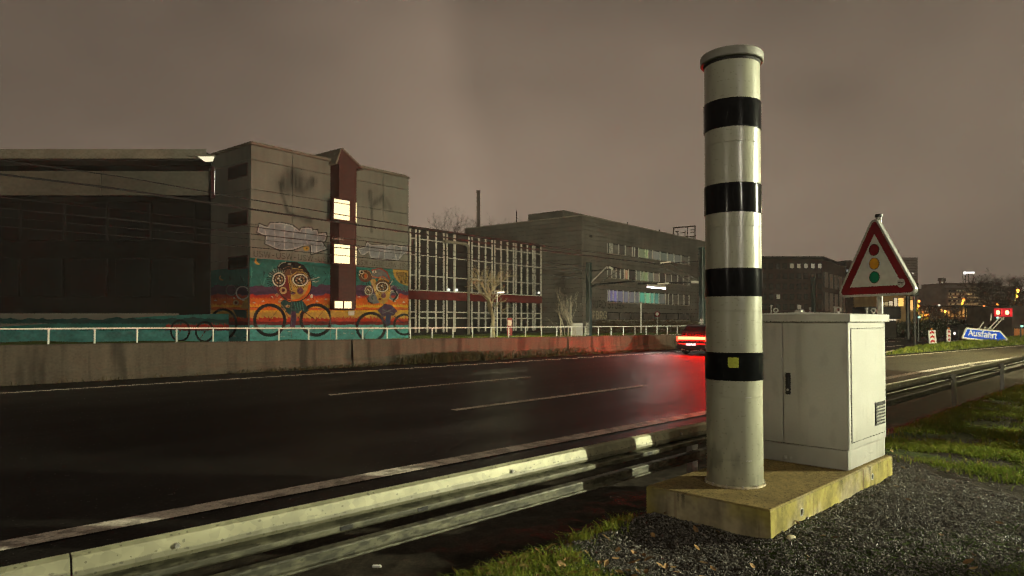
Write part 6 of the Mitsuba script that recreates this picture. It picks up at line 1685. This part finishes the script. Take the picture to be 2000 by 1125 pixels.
def f_gravel(p, n, uv):
    r_ = cell_rand(p.x * 70, p.y * 70, 1.0)
    return mix((0.034, 0.031, 0.028), (0.21, 0.195, 0.165), r_ * r_) + mi.Color3f(0.06, 0.055, 0.05) * smoothstep(0.955, 0.965, r_)
mat('m_gravel', f_gravel, 0.55, spec=0.4)
key = add('gravel', trimesh.Trimesh(V.reshape(-1, 3), Fg, process=False), 'm_gravel', kind='stuff')
labels[key].update(label='dark grey gravel heaped around the concrete slab', category='gravel')
# grass
def scatter(n, x0, x1, y0, y1, avoid, dens):
    P = np.c_[rng.uniform(x0, x1, n), rng.uniform(y0, y1, n)]
    nz = meshkit.fbm(np.c_[P * 1.4, P[:, :1] * 0], 3, 11)
    k = rng.random(n) < np.clip((nz - 0.36) * dens, 0.02, 1)
    k &= ~inside(P, slabp)
    d = np.array(shapely.distance(avoid, shapely.points(P)))
    k &= (d > 0.25) | (rng.random(n) < 0.03 + 3.2 * d ** 1.2) & (d > 0)
    P = P[k]
    return np.c_[P, height(P[:, 0], P[:, 1])]
P1 = scatter(60000, 1.2, 4.6, -0.4, 3.05, gpoly, 5.0)
P2 = scatter(60000, 4.2, 9.5, -1.8, 2.8, gpoly, 5.0)
P3 = scatter(150000, 7.0, 20.0, -2.5, 3.0, gpoly, 5.0)
key = add('verge_grass', [blades(P1, 0.055, 1.3, 0.0022, rng), blades(P2, 0.050, 1.3, 0.0026, rng), blades(P3, 0.07, 1.1, 0.005, rng)], 'm_blade', kind='stuff')
labels[key].update(label='short green and yellowish grass on the verge around the gravel', category='grass')
# a few grass tufts between gravel and rail
P4 = np.vstack([np.c_[c0_ + rng.normal(size=(160, 2)) * 0.06] for c0_ in ((3.9, 2.95), (3.65, 3.0), (4.15, 3.02), (3.2, 2.75), (2.7, 2.72), (3.0, 2.4), (4.0, 0.95), (4.3, 0.75), (5.2, 0.62))])
key = add('grass_tufts', blades(np.c_[P4, height(P4[:, 0], P4[:, 1])], 0.08, 0.9, 0.0028, rng), 'm_blade', kind='stuff')
labels[key].update(label='taller loose grass tufts along the gravel edge', category='grass')
def leaves(n, pts, size):
    V, Fc = [], []
    for i, p_ in enumerate(pts):
        a = rng.random() * 2 * math.pi; s = size * (0.6 + 0.8 * rng.random())
        u_ = np.array([math.cos(a), math.sin(a), rng.normal() * 0.25]); v_ = np.array([-math.sin(a), math.cos(a), rng.normal() * 0.35])
        c_ = 0.35 * s * (rng.random() - 0.3)
        o = np.array(p_)
        ring_ = [(-1, 0, 0), (-0.5, 0.42, c_), (0.1, 0.55, c_ * 1.2), (0.6, 0.32, c_), (1.05, 0.0, 0), (0.6, -0.32, c_), (0.1, -0.5, c_), (-0.5, -0.4, c_ * 1.3)]
        b0 = len(V)
        V.append(o)
        V += [o + u_ * x * s + v_ * y * s + np.array([0, 0, z + 0.004]) for x, y, z in ring_]
        Fc += [(b0, b0 + 1 + k, b0 + 1 + (k + 1) % 8) for k in range(8)]
    return trimesh.Trimesh(np.array(V), np.array(Fc), process=False)
def f_leaf(p, n, uv):
    r_ = cell_rand(p.x * 12, p.y * 12, 3.0)
    return mix((0.085, 0.040, 0.015), (0.34, 0.21, 0.085), r_) * (0.7 + 0.6 * noise(p.x * 150, p.y * 150, 1.0))
mat('m_leaf', f_leaf, 0.6, spec=0.3)
Q = np.c_[np.r_[rng.normal(2.9, 0.55, 130), rng.normal(3.0, 0.5, 40), rng.uniform(1.5, 5.0, 60), rng.uniform(4.5, 12, 60)], np.r_[rng.normal(2.3, 0.4, 130), rng.normal(3.1, 0.12, 40), rng.uniform(0.4, 3.6, 60), rng.uniform(-1.5, 2.4, 60)]]
Q = Q[~inside(Q, slabp)]
key = add('fallen_leaves', leaves(len(Q), np.c_[Q, height(Q[:, 0], Q[:, 1]) + 0.02], 0.028), 'm_leaf', kind='stuff')
labels[key].update(label='brown fallen leaves lying in the grass and below the rail', category='leaves')
# loose stone by the slab corner and a scrap of paper
p = at(1545, 1050, Z=0.01)
st = ball((0, 0, 0), 0.035, 2, (1.2, 0.8, 0.45)); st.vertices += 0.012 * (meshkit.noise(st.vertices * 40, 3)[:, None] - 0.5); st.apply_translation(p)
mat('m_stone', speck((0.42, 0.38, 0.26), 0.3, 30), 0.8)
one('loose_stone', st, 'm_stone', 'pale flat stone lying on the gravel by the slab corner', 'stone')
p = at(736, 1106, Z=-0.2)
mat('m_paper', (0.6, 0.6, 0.56), 0.7)
one('paper_scrap', facing((p[0], p[1], -0.21), 0.06, 0.02, 0.02), 'm_paper', 'small white scrap of litter on the dark ground below the rail', 'litter')

# ------------------------------------------------------------------ night mist
scene['mist'] = {'type': 'homogeneous', 'albedo': {'type': 'rgb', 'value': [0.95, 0.95, 0.95]}, 'sigma_t': MIST}
scene['haze'] = {'type': 'cube', 'to_world': T().translate([150, 110, 24.5]).scale([560, 520, 27.0]), 'bsdf': {'type': 'null'}, 'interior': {'type': 'ref', 'id': 'mist'}}
labels['haze'] = {'label': 'thin night mist over the whole place', 'category': 'mist', 'kind': 'stuff'}
scene['camera']['medium'] = {'type': 'ref', 'id': 'mist'}
